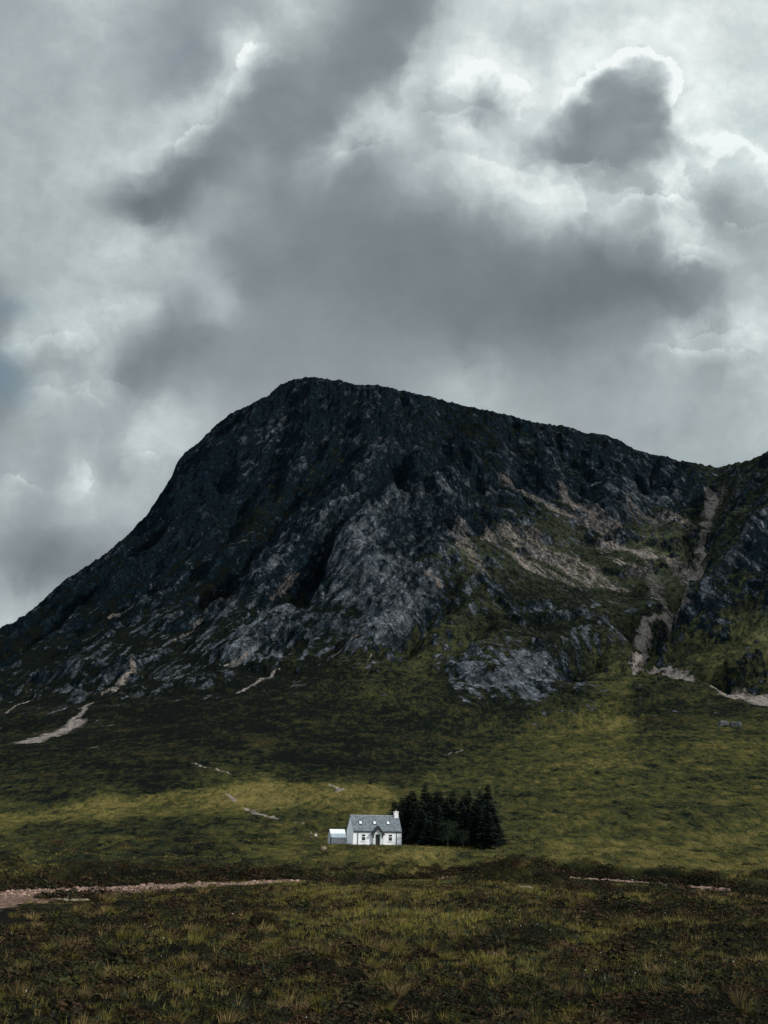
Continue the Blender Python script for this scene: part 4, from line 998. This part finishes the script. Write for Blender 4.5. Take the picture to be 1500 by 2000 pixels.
BIRCHES = '''880,1602,874,297|pale stemmed birch at the front of the dark clump
845,1600,850,299|small green birch tucked before the left spruces
902,1620,905,296|low leafy birch at the foot of the front spruces'''
def build_trees():
    rng = np.random.default_rng(11)
    mats = (leaf_mat('needles'), plain('bark', (0.05, 0.042, 0.035), 0.9, 0.1), plain('birch_bark', (0.11, 0.10, 0.09), 0.8, 0.1, 0.6, 6))
    protos = [make_conifer(12, 3.0, rng, mats), make_conifer(12, 2.2, rng, mats, 0.12), make_conifer(12, 3.3, rng, mats, 0.05), make_conifer(12, 2.8, rng, mats)]
    used = set(); G_ = 'trees in the dark clump beside the cottage'
    for row in SPRUCES.splitlines():
        nums, lab = row.split('|'); tx, ty, fx, r, k = [float(v) for v in nums.split(',')]; k = int(k)
        foot = at_r(fx, 1650, r); z = float(ground_z(foot[:1], foot[1:2])[0]); top = at_r(tx, ty, r)[2]
        o = protos[k] if k not in used else copy_tree(protos[k]); used.add(k)
        s = (top - z) / 12.0; wsc = s * 0.45 + 0.86
        o.location = (foot[0], foot[1], z); o.scale = (wsc, wsc, s); o.rotation_euler = (0, 0, rng.uniform(0, 6.28))
        tag(o, lab, 'tree', G_)
    bp = None
    for i, row in enumerate(BIRCHES.splitlines()):
        nums, lab = row.split('|'); tx, ty, fx, r = [float(v) for v in nums.split(',')]
        foot = at_r(fx, 1655, r); z = float(ground_z(foot[:1], foot[1:2])[0]); top = at_r(tx, ty, r)[2]
        o = bp = make_broadleaf(7, 2.2, rng, mats) if bp is None else copy_tree(bp)
        s = (top - z) / 7.2; o.location = (foot[0], foot[1], z); o.scale = (s, s, s); o.rotation_euler = (0, 0, i * 1.9)
        tag(o, lab, 'tree', 'birches before the spruces')

# ------------------------------------------------------------------ walkers
def skin_mesh(name, joints, bones, mat, parent, root=0, sub=1):
    """joints: (x, y, z, radius); one skinned surface along the bones"""
    me = bpy.data.meshes.new(name); me.from_pydata([j[:3] for j in joints], bones, []); me.materials.append(mat)
    o = bpy.data.objects.new(name, me); SC.collection.objects.link(o); o.parent = parent
    sk = o.modifiers.new('skin', 'SKIN'); sk.use_smooth_shade = True
    for v, j in zip(me.skin_vertices[0].data, joints): v.radius = (j[3], j[3] * (j[4] if len(j) > 4 else 1)); v.use_root = False
    me.skin_vertices[0].data[root].use_root = True
    s = o.modifiers.new('sub', 'SUBSURF'); s.levels = s.render_levels = sub; return o
def build_walker(px, py, label, top, legs, hat, face):
    P = land_hit(px, py, 300, 420); x, y = P[0], P[1]; z = float(ground_z(np.array([x]), np.array([y]))[0])
    root = thing('person', label, 'person', (x, y, z), face, 'walkers on the grass left of the shed')
    skin = plain('skin', (0.42, 0.28, 0.21), 0.6, 0.3, 0.1)
    J, B = [(0, 0, 0.92, .13), (0, 0, 1.15, .13), (0, 0.01, 1.38, .14), (0, 0.01, 1.49, .055), (0, 0.0, 1.56, .062), (0, -0.01, 1.66, .092), (0, -0.005, 1.75, .06)], [(0, 1), (1, 2), (2, 3), (3, 4), (4, 5), (5, 6)]
    JT, BT = [(0, 0, 0.86, .175), (0, 0, 1.12, .165), (0, 0.01, 1.36, .175), (0, .01, 1.46, .09)], [(0, 1), (1, 2), (2, 3)]
    JL, BL = [(0, 0, 0.95, .16)], []
    for s in (-1, 1):
        st = 0.12 * s                                        # mid-stride
        n = len(J); J += [(s * .19, 0, 1.40, .062), (s * .25, .02 * s, 1.13, .048), (s * .24, -.14 + .05 * s, .92, .034), (s * .235, -.19 + .05 * s, .85, .036)]
        B += [(2, n), (n, n + 1), (n + 1, n + 2), (n + 2, n + 3)]
        for f, (fx, ln) in enumerate(((-.03, .075), (-.01, .088), (.012, .082), (.032, .066))):
            m = len(J); J += [(s * .235 + fx * .7, -.215 + .05 * s, .81, .0095), (s * .235 + fx * .8, -.225 + .05 * s, .81 - ln * .6, .008), (s * .235 + fx * .8, -.215 + .05 * s, .81 - ln, .0065)]; B += [(n + 3, m), (m, m + 1), (m + 1, m + 2)]
        m = len(J); J += [(s * .235 - s * .045, -.20 + .05 * s, .835, .0105), (s * .235 - s * .055, -.215 + .05 * s, .80, .008)]; B += [(n + 3, m), (m, m + 1)]
        n = len(J); J += [(s * .09, 0, .86, .085), (s * .10, -st * .6 - .02, .48, .058), (s * .10, -st + .04, .09, .04), (s * .10, -st - .12, .04, .04)]; B += [(0, n), (n, n + 1), (n + 1, n + 2), (n + 2, n + 3)]
        k = len(JT); JT += [(s * .20, 0, 1.40, .085), (s * .255, .02 * s, 1.13, .068), (s * .245, -.12 + .05 * s, .95, .052)]; BT += [(2, k), (k, k + 1), (k + 1, k + 2)]
        k = len(JL); JL += [(s * .09, 0, .84, .115), (s * .10, -st * .6 - .02, .48, .085), (s * .10, -st + .04, .13, .068)]; BL += [(0, k), (k, k + 1), (k + 1, k + 2)]
    skin_mesh('body', J, B, skin, root)
    skin_mesh('jacket', JT, BT, top, root); skin_mesh('trousers', JL, BL, legs, root)
    for s in (-1, 1):
        b = MB(); b.box(s * .10 - .05, -.12 * s - .17, -.01, s * .10 + .05, -.12 * s + .10, .10); b.build('boot', plain('boot_leather', (0.03, 0.025, 0.02)), root, 0.02)
    hb = bmesh.new(); bmesh.ops.create_uvsphere(hb, u_segments=12, v_segments=8, radius=0.115)
    for v in list(hb.verts):
        v.co.z *= 0.95; v.co.y *= 1.08
        if v.co.z < -0.02 and v.co.y < 0.02: v.co.z = -0.02
    me = bpy.data.meshes.new('hair'); hb.to_mesh(me); hb.free(); me.materials.append(hat)
    o = bpy.data.objects.new('hair', me); SC.collection.objects.link(o); o.parent = root; o.location = (0, 0.012, 1.70)
    fc = MB(); fc.solid([(-.012, -.10, 1.66), (.012, -.10, 1.66), (.0, -.10, 1.70)], [(-.016, -.128, 1.645), (.016, -.128, 1.645), (0, -.105, 1.69)]); fc.build('nose', skin, root)
    for s in (-1, 1):
        ey = MB(); ey.box(s * .034 - .012, -.104, 1.678, s * .034 + .012, -.09, 1.69); ey.build('eye', plain('eye', (0.02, 0.02, 0.02)), root)
    mo = MB(); mo.box(-.024, -.102, 1.612, .024, -.085, 1.62); mo.build('mouth', plain('lips', (0.25, 0.1, 0.09)), root)
def build_people():
    build_walker(607, 1641.5, 'walker in dark jacket and dark trousers standing left of the white-topped walker', plain('dark_cloth', (0.02, 0.022, 0.028)), plain('dark_trousers', (0.015, 0.015, 0.018)), plain('fair_hair', (0.55, 0.47, 0.36)), 0.5)
    build_walker(616.5, 1641.5, 'walker in white top and dark trousers nearest the shed', plain('white_cloth', (0.78, 0.78, 0.76)), plain('black_trousers', (0.014, 0.014, 0.016)), plain('grey_hair', (0.30, 0.27, 0.24)), -0.3)

# ------------------------------------------------------------------ stones
def rock_mesh(rng, sx, sy, sz, sub=3):
    bm = bmesh.new(); bmesh.ops.create_icosphere(bm, subdivisions=sub, radius=1.0)
    ph = rng.uniform(0, 50)
    co = np.array([v.co[:] for v in bm.verts])
    d = 0.22 * gnoise(co[:, 0] * 1.1 + ph, co[:, 1] * 1.1 + co[:, 2] * .7) + 0.12 * gnoise(co[:, 0] * 2.7 + ph, co[:, 2] * 2.7 + co[:, 1])
    for v, k in zip(bm.verts, d):
        v.co *= 1 + float(k); v.co.x *= sx; v.co.y *= sy; v.co.z *= sz
        for ax, lim in ((0, .8), (1, .8), (2, .75)):           # flat fracture faces
            m = lim * (sx, sy, sz)[ax]; v.co[ax] = max(-m, min(m, v.co[ax]))
    return bm
STONES = '''1412,1418,7.2,5,4.2,r|grey boulder, left one of the two lying below the low crag
1437,1419,8.0,5,3.8,r|broader grey boulder with flat top below the low crag, beside a smaller one
1027,1736,1.9,1.0,0.5,p|pale flat stone in the heather below the mossy mound
963,1733,1.7,0.9,0.3,p|thin pale stone left of the mossy mound's foot
632,1659,1.2,0.9,1.0,p|pale upright stone in the grass before the shed
117,1759,2.0,1.0,0.35,p|buff slab in the grass under the river's left end
155,1759,2.0,1.0,0.3,p|buff slab right of its like under the river's left end
610,1866,0.55,0.4,0.28,p|small buff stone in the moor below the cottage
516,1808,2.2,1.6,1.5,m|dark mossy boulder humped out of the heather at left'''
def build_stones():
    rng = np.random.default_rng(5)
    mats = {'r': plain('grey_rock', (0.085, 0.09, 0.095), 0.9, 0.1, 0.7, 0.8, bump=1.0), 'p': plain('pale_rock', (0.22, 0.18, 0.12), 0.9, 0.1, 0.4, 3), 'm': plain('mossy_rock', (0.022, 0.019, 0.010), 1.0, 0.0, 0.8, 5, bump=1.0)}
    for row in STONES.splitlines():
        nums, lab = row.split('|'); v = nums.split(','); px, py, sx, sy, sz = [float(q) for q in v[:5]]
        P = land_hit(px, py, 40); bm = rock_mesh(rng, sx / 2 * 1.15, sy / 2 * 1.15, sz * 0.75)
        nm = 'boulder' if v[5] != 'p' else 'stone'
        me = bpy.data.meshes.new(nm); bm.to_mesh(me); bm.free(); me.materials.append(mats[v[5]])
        o = bpy.data.objects.new(nm, me); SC.collection.objects.link(o); o.location = (P[0], P[1], float(ground_z(P[:1], P[1:2])[0]) + sz * (0.25 if v[5] == 'r' else 0.02)); o.rotation_euler = (0, 0, rng.uniform(-.5, .5))
        tag(o, lab, nm, {'r': 'boulders under the crag', 'p': 'pale stones on the moor', 'm': None}[v[5]])
# ------------------------------------------------------------------ ground cover and river
def scatter(rng, bands, keep=None):
    """random points in the wedge of moor the photo sees: (r0, r1, per square metre)"""
    X, Y = [], []
    for r0, r1, dens in bands:
        amax = math.radians(21); n = int(amax * (r1 * r1 - r0 * r0) * dens)
        r = np.sqrt(rng.uniform(r0 * r0, r1 * r1, n)); a = rng.uniform(-amax, amax, n); X.append(r * np.sin(a)); Y.append(r * np.cos(a))
    x, y = np.concatenate(X), np.concatenate(Y); z = ground_z(x, y)
    px, py = project(np.c_[x, y, z]); g = cover_at(np.clip(px + 25 * fbm(x / 9, y / 9, 3), -300, 1800), np.clip(py + 10 * fbm(x / 9 + 4, y / 9, 3), 640, 2090), 2)
    return x, y, z, g, np.hypot(x, y)
def off_limits(x, y):
    d, par = dist_poly(x, y, RIVER); hw = np.interp(par, np.linspace(0, 1, len(RIVER)), RIVER[:, 2])
    hx, hy = HOUSE_AT[:2]; c, s = math.cos(math.radians(15.5)), math.sin(math.radians(15.5))
    u, v = (x - hx) * c + (y - hy) * s, -(x - hx) * s + (y - hy) * c
    house = (np.abs(u) < 5.8) & (v > -0.6) & (v < 6.2); shed = (u > -9.3) & (u < -5) & (v > 5.4) & (v < 10.4); front = (np.abs(u) < 6.5) & (v > -2.2) & (v <= -0.6)
    return d - hw - 1.0, house | shed, front
def blades(rng, x, y, z, R, n, ht, wd, lean, col, spread):
    """n bent blades per tuft as two-quad strips; arrays per tuft"""
    m = len(x); rep = lambda v: np.repeat(v, n)
    a = rng.uniform(0, 6.283, m * n); rr = np.sqrt(rng.uniform(0, 1, m * n)) * rep(spread)
    bx, by, bz = rep(x) + np.cos(a) * rr, rep(y) + np.sin(a) * rr, rep(z) - 0.04
    L = rep(ht) * rng.uniform(0.45, 1.15, m * n); ln = rep(lean) * rng.uniform(0.2, 1.3, m * n)
    dx, dy = np.cos(a) * ln + 0.12, np.sin(a) * ln
    f = rng.uniform(0, 6.283, m * n); sx, sy = np.cos(f), np.sin(f); w = rep(wd) * rng.uniform(0.6, 1.3, m * n) / 2
    p = lambda t, k, s: np.stack([bx + dx * L * t ** 1.5 + s * sx * w * k, by + dy * L * t ** 1.5 + s * sy * w * k, bz + L * t * (1 - 0.35 * np.minimum(ln, 1) * t)], -1)
    V = np.stack([p(0, 1, -1), p(0, 1, 1), p(0.55, .75, 1), p(0.55, .75, -1), p(1.0, .12, 1), p(1.0, .12, -1)], 1)
    base = np.arange(m * n)[:, None] * 6
    F = np.concatenate([base + [0, 1, 2, 3], base + [3, 2, 4, 5]])
    c = np.repeat(col, n, 0) * rng.uniform(0.6, 1.4, (m * n, 1))
    return V.reshape(-1, 3), F, np.repeat(np.c_[c, np.ones(m * n)], 6, 0)
def join(parts):
    V, F, C, o = [], [], [], 0
    for v, f, c in parts: V.append(v); F.append(f + o); C.append(c); o += len(v)
    return np.concatenate(V), np.concatenate(F), np.concatenate(C)
GRASS_DEAD, GRASS_OLIVE, GRASS_GREEN, GRASS_BLUE = np.array((0.19, 0.135, 0.055)), np.array((0.046, 0.042, 0.014)), np.array((0.150, 0.128, 0.028)), np.array((0.045, 0.066, 0.038))
HEATH_A, HEATH_B, HEATH_C = np.array((0.015, 0.013, 0.008)), np.array((0.036, 0.022, 0.012)), np.array((0.020, 0.023, 0.010))
def build_plants():
    rng = np.random.default_rng(23); mat = leaf_mat('grass_blades', 0.8, 0.12)
    x, y, z, g, R = scatter(rng, [(38, 75, 7.5), (75, 115, 4.8), (115, 210, 3.2), (210, 330, 0.55), (330, 560, 0.12)])
    rd, hs, fr = off_limits(x, y)
    patch = fbm(x / 5, y / 9, 3) * 0.36 + fbm(x / 13, y / 24, 3) * 0.48
    gg = g + patch; ok = (rd > 0) & ~hs & (rng.random(len(x)) < np.clip(0.12 + gg * 1.1, 0.10, 1)) 
    x, y, z, gg, R = x[ok], y[ok], z[ok], gg[ok], R[ok]; m = len(x); u = rng.random((m, 1)); q = np.clip(gg, 0, 1)[:, None]
    col = np.where(u < 0.10, GRASS_DEAD, np.where(u < 0.20, GRASS_BLUE, GRASS_OLIVE * (1 - q) + GRASS_GREEN * q)) * rng.uniform(0.65, 1.35, (m, 1))
    ht = rng.uniform(0.16, 0.46, m) * np.where(R > 250, 0.75, 1) * np.where(rng.random(m) < 0.08, 1.9, 1); wd = 0.008 + R * 0.00030
    cyr = np.interp(x, RIVER[:, 0], RIVER[:, 1]); ht = ht * np.where((y < cyr) & (rd[ok] < 20), 0.4, 1)
    parts = []
    for lo, hi, n in ((0, 80, 18), (80, 120, 13), (120, 210, 9), (210, 700, 7)):
        s = (R >= lo) & (R < hi)
        if s.any(): parts.append(blades(rng, x[s], y[s], z[s], R[s], n, ht[s], wd[s], rng.uniform(0.2, 0.9, s.sum()), col[s], 0.10 + R[s] * 0.0011))
    xt, yt, zt, gt, Rt = scatter(rng, [(40, 95, 0.11), (95, 170, 0.05)])        # big bleached tussocks with long bent blades
    rt, ht_, _ = off_limits(xt, yt); k = rt > 6; xt, yt, zt, Rt = xt[k], yt[k], zt[k], Rt[k]; mt = len(xt); ct = np.where(rng.random((mt, 1)) < 0.45, GRASS_DEAD * 0.8, GRASS_GREEN * 0.8) * rng.uniform(0.6, 1.2, (mt, 1))
    parts.append(blades(rng, xt, yt, zt, Rt, 90, rng.uniform(0.5, 0.95, mt), 0.009 + Rt * 0.00026, rng.uniform(0.5, 1.0, mt), ct, rng.uniform(0.18, 0.42, mt)))
    V, F, C = join(parts); ob = mesh_obj('grass', V, 4, F, [mat]); set_attr(ob, 'tint', C, 'FLOAT_COLOR')
    tag(ob, 'rough moor grass in olive and straw tufts', 'grass', None, 'stuff'); print('grass', len(F))
    # heather: low domes of small dark leaves
    x, y, z, g, R = scatter(rng, [(38, 80, 1.5), (80, 130, 0.95), (130, 215, 0.5), (215, 420, 0.05)])
    rd, hs, fr = off_limits(x, y); gg = g + fbm(x / 5, y / 9, 3) * 0.36 + fbm(x / 13, y / 24, 3) * 0.48
    cyr = np.interp(x, RIVER[:, 0], RIVER[:, 1]); nearside = y < cyr; bank = (rd > -0.5) & (rd < 5.0) & ~nearside & (x < 2) & (rng.random(len(x)) < 0.8)
    ok = (rd > -0.3) & ~hs & ~fr & ~(nearside & (rd < 14) & (rng.random(len(x)) < 0.85)) & ((rng.random(len(x)) < np.clip(1.15 - gg * 1.4, 0.05, 1)) | bank)
    xb, yb = [], []
    for sgn in (1, 1, 1):                     # thick along the river's far bank
        t = rng.uniform(0, 1, 750) ** 1.5; k = t * (len(RIVER) - 1.001); i = k.astype(int); w = k - i
        p = RIVER[i] * (1 - w)[:, None] + RIVER[i + 1] * w[:, None]; xb.append(p[:, 0] + rng.normal(0, .6, 750)); yb.append(p[:, 1] + sgn * (p[:, 2] * 0.95 + np.abs(rng.normal(1.2, 2.2, 750)) - 0.3 - 0.22 * p[:, 2]))
    f = rng.uniform(0, 6.283, 170); q = np.sqrt(rng.random(170)) * 1.1      # tufts over the mound
    xb.append(MOUND[0] - 1 + np.cos(f) * q * 7.5); yb.append(MOUND[1] + np.sin(f) * q * 5.5)
    for a0, a1, py, nn in ((78, 205, 1750, 60), (300, 380, 1744, 24), (640, 760, 1722, 60), (1110, 1190, 1727, 16), (1310, 1350, 1738, 10), (1440, 1560, 1750, 40)):   # clumps along the near bank
        for _ in range(nn):
            e = at_z(rng.uniform(a0, a1), py + rng.normal(0, 3.5), RIVER_Z + 0.2); xb.append(e[:1]); yb.append(e[1:2])
    nb = sum(len(v) for v in xb)
    x, y, gg, R = np.r_[x[ok], *xb], np.r_[y[ok], *yb], np.r_[gg[ok], np.zeros(nb)], None; z = ground_z(x, y); R = np.hypot(x, y); m = len(x)
    rad = rng.uniform(0.28, 0.75, m) * np.where(R > 120, 1.35, 1) * np.where(rng.random(m) < 0.12, 1.7, 1); n = 80
    a = rng.uniform(0, 6.283, (m, n)); cz = rng.uniform(0.0, 1, (m, n)); rr = np.sqrt(np.maximum(0, 1 - cz ** 2)) * rng.uniform(0.75, 1.08, (m, n))
    c = np.stack([x[:, None] + np.cos(a) * rr * rad[:, None], y[:, None] + np.sin(a) * rr * rad[:, None], z[:, None] + cz * rad[:, None] * 0.72 * rng.uniform(0.7, 1.1, (m, n)) - 0.05], -1).reshape(-1, 3)
    s = (np.repeat(rad, n) * rng.uniform(0.07, 0.17, m * n))[:, None]
    nrm = rng.normal(0, 1, (m * n, 3)); uu = np.cross(nrm, [0.3, 0.2, 1.0]); uu /= np.linalg.norm(uu, axis=1)[:, None]; vv = np.cross(nrm, uu); vv /= np.linalg.norm(vv, axis=1)[:, None]
    V = np.stack([c - uu * s, c - vv * s * .5, c + uu * s, c + vv * s * .5], 1).reshape(-1, 3)
    k = rng.random((m, 1)); col = np.where(k < 0.4, HEATH_A, np.where(k < 0.72, HEATH_B, HEATH_C)) * rng.uniform(0.7, 1.5, (m, 1))
    col = np.repeat(col, n, 0) * rng.uniform(0.55, 1.5, (m * n, 1))
    ob = mesh_obj('heather', V, 4, np.arange(len(V)).reshape(-1, 4), [leaf_mat('heather_leaves', 0.9, 0.05)]); set_attr(ob, 'tint', np.repeat(np.c_[col, np.ones(len(col))], 4, 0), 'FLOAT_COLOR')
    tag(ob, 'dark brown heather clumps over the moor and river banks', 'heather', None, 'stuff'); print('heather', m * n)
    # specks of white bog cotton
    n = 130; x, y, z, g, R = scatter(rng, [(45, 130, 0.030)]); rd, _, _ = off_limits(x, y); k = (rd > 2) & (gnoise(x / 9, y / 9) > 0.05); x, y, z = x[k], y[k], z[k]; m = len(x)
    V, F, C = blades(rng, x, y, z, None, 1, np.full(m, 0.55), np.full(m, 0.012), np.full(m, 0.2), np.tile((0.05, 0.06, 0.02), (m, 1)), np.full(m, 0.01))
    tip = V.reshape(m, 6, 3)[:, 4]; Q = []
    for j in range(3):
        f = rng.uniform(0, 6.28, m); u = np.stack([np.cos(f), np.sin(f), f * 0], -1) * 0.030; w = np.array([0, 0, 0.038]); Q.append(np.stack([tip - u, tip - w, tip + u, tip + w], 1))
    Q = np.concatenate(Q).reshape(-1, 3); V2, F2, C2 = join([(V, F, C), (Q, np.arange(len(Q)).reshape(-1, 4), np.tile((0.75, 0.75, 0.70, 1), (len(Q), 1)))])
    ob = mesh_obj('cotton_grass', V2, 4, F2, [mat]); set_attr(ob, 'tint', C2, 'FLOAT_COLOR'); tag(ob, 'white tufted cotton grass specks scattered over the moor', 'cotton grass', None, 'stuff')
def build_river(T):
    # shingle stones on the bed
    rng = np.random.default_rng(3); n = 9000; t = rng.uniform(0, 1, n); k = t * (len(RIVER) - 1.001); i = k.astype(int); w = (k - i)[:, None]
    p = RIVER[i] * (1 - w) + RIVER[i + 1] * w; x = p[:, 0] + rng.normal(0, 1, n); y = p[:, 1] + rng.uniform(-1.2, 0.55, n) * p[:, 2]; z = ground_z(x, y)
    ok = (z < RIVER_Z + 0.8) & (p[:, 2] > 0.8); x, y, z = x[ok], y[ok], z[ok]; n = len(x)
    s = 0.06 + rng.gamma(1.6, 0.055, n); a = rng.uniform(0, 6.28, n)
    B = np.array([(-1, -.8, -.3), (1, -.7, -.3), (.9, .8, -.3), (-.9, .7, -.3), (-.6, -.5, .6), (.55, -.45, .5), (.5, .5, .65), (-.5, .45, .5)]); Fq = np.array([(4, 5, 6, 7), (0, 1, 5, 4), (1, 2, 6, 5), (2, 3, 7, 6), (3, 0, 4, 7)])
    V = B[None] * s[:, None, None] * rng.uniform(0.7, 1.3, (n, 8, 3)); c, q = np.cos(a)[:, None], np.sin(a)[:, None]
    V = np.stack([V[..., 0] * c - V[..., 1] * q + x[:, None], V[..., 0] * q + V[..., 1] * c + y[:, None], V[..., 2] + z[:, None]], -1)
    ob = mesh_obj('gravel', V.reshape(-1, 3), 4, (Fq[None] + np.arange(n)[:, None, None] * 8).reshape(-1, 4), [leaf_mat('shingle', 0.85, 0.2)])
    col = np.where(rng.random((n, 1)) < 0.5, (0.25, 0.160, 0.125), (0.14, 0.095, 0.07)) * rng.uniform(0.6, 1.3, (n, 1)); set_attr(ob, 'tint', np.repeat(np.c_[col, np.ones(n)], 8, 0), 'FLOAT_COLOR')
    tag(ob, 'pinkish river gravel along the low channel', 'gravel', None, 'stuff')
    # a thin run of water along the far side of the bed
    V, m = [], 60; tt = np.linspace(0, len(RIVER) - 1.001, m)
    for k in tt:
        i = int(k); w = k - i; p = RIVER[i] * (1 - w) + RIVER[i + 1] * w
        V += [(p[0], p[1] + max(p[2], 0.6) * 0.50, RIVER_Z + (0.16 if p[2] > 0.8 else -0.5)), (p[0], p[1] + max(p[2], 0.6) * 0.82, RIVER_Z + (0.16 if p[2] > 0.8 else -0.5))]
    F = [(2 * j, 2 * j + 2, 2 * j + 3, 2 * j + 1) for j in range(m - 1)]
    wm, g, b = new_mat('river_water', 0.06, 0.5); b.inputs['Base Color'].default_value = (0.02, 0.022, 0.02, 1)
    gm = wm.node_tree.nodes.new('ShaderNodeNewGeometry'); bp = wm.node_tree.nodes.new('ShaderNodeBump'); bp.inputs['Strength'].default_value = 0.25; bp.inputs['Distance'].default_value = 0.1
    wm.node_tree.links.new(g.noise(gm.outputs['Position'], 1.5, 4, 0.6).s, bp.inputs['Height']); wm.node_tree.links.new(bp.outputs[0], b.inputs['Normal'])
    ob = mesh_obj('river', np.array(V), 4, np.array(F), [wm]); ob['kind'] = 'structure'
# ------------------------------------------------------------------ build
build_sky()
T = make_land()
build_cottage()
build_trees()
build_people()
build_stones()
build_river(T)
build_plants()
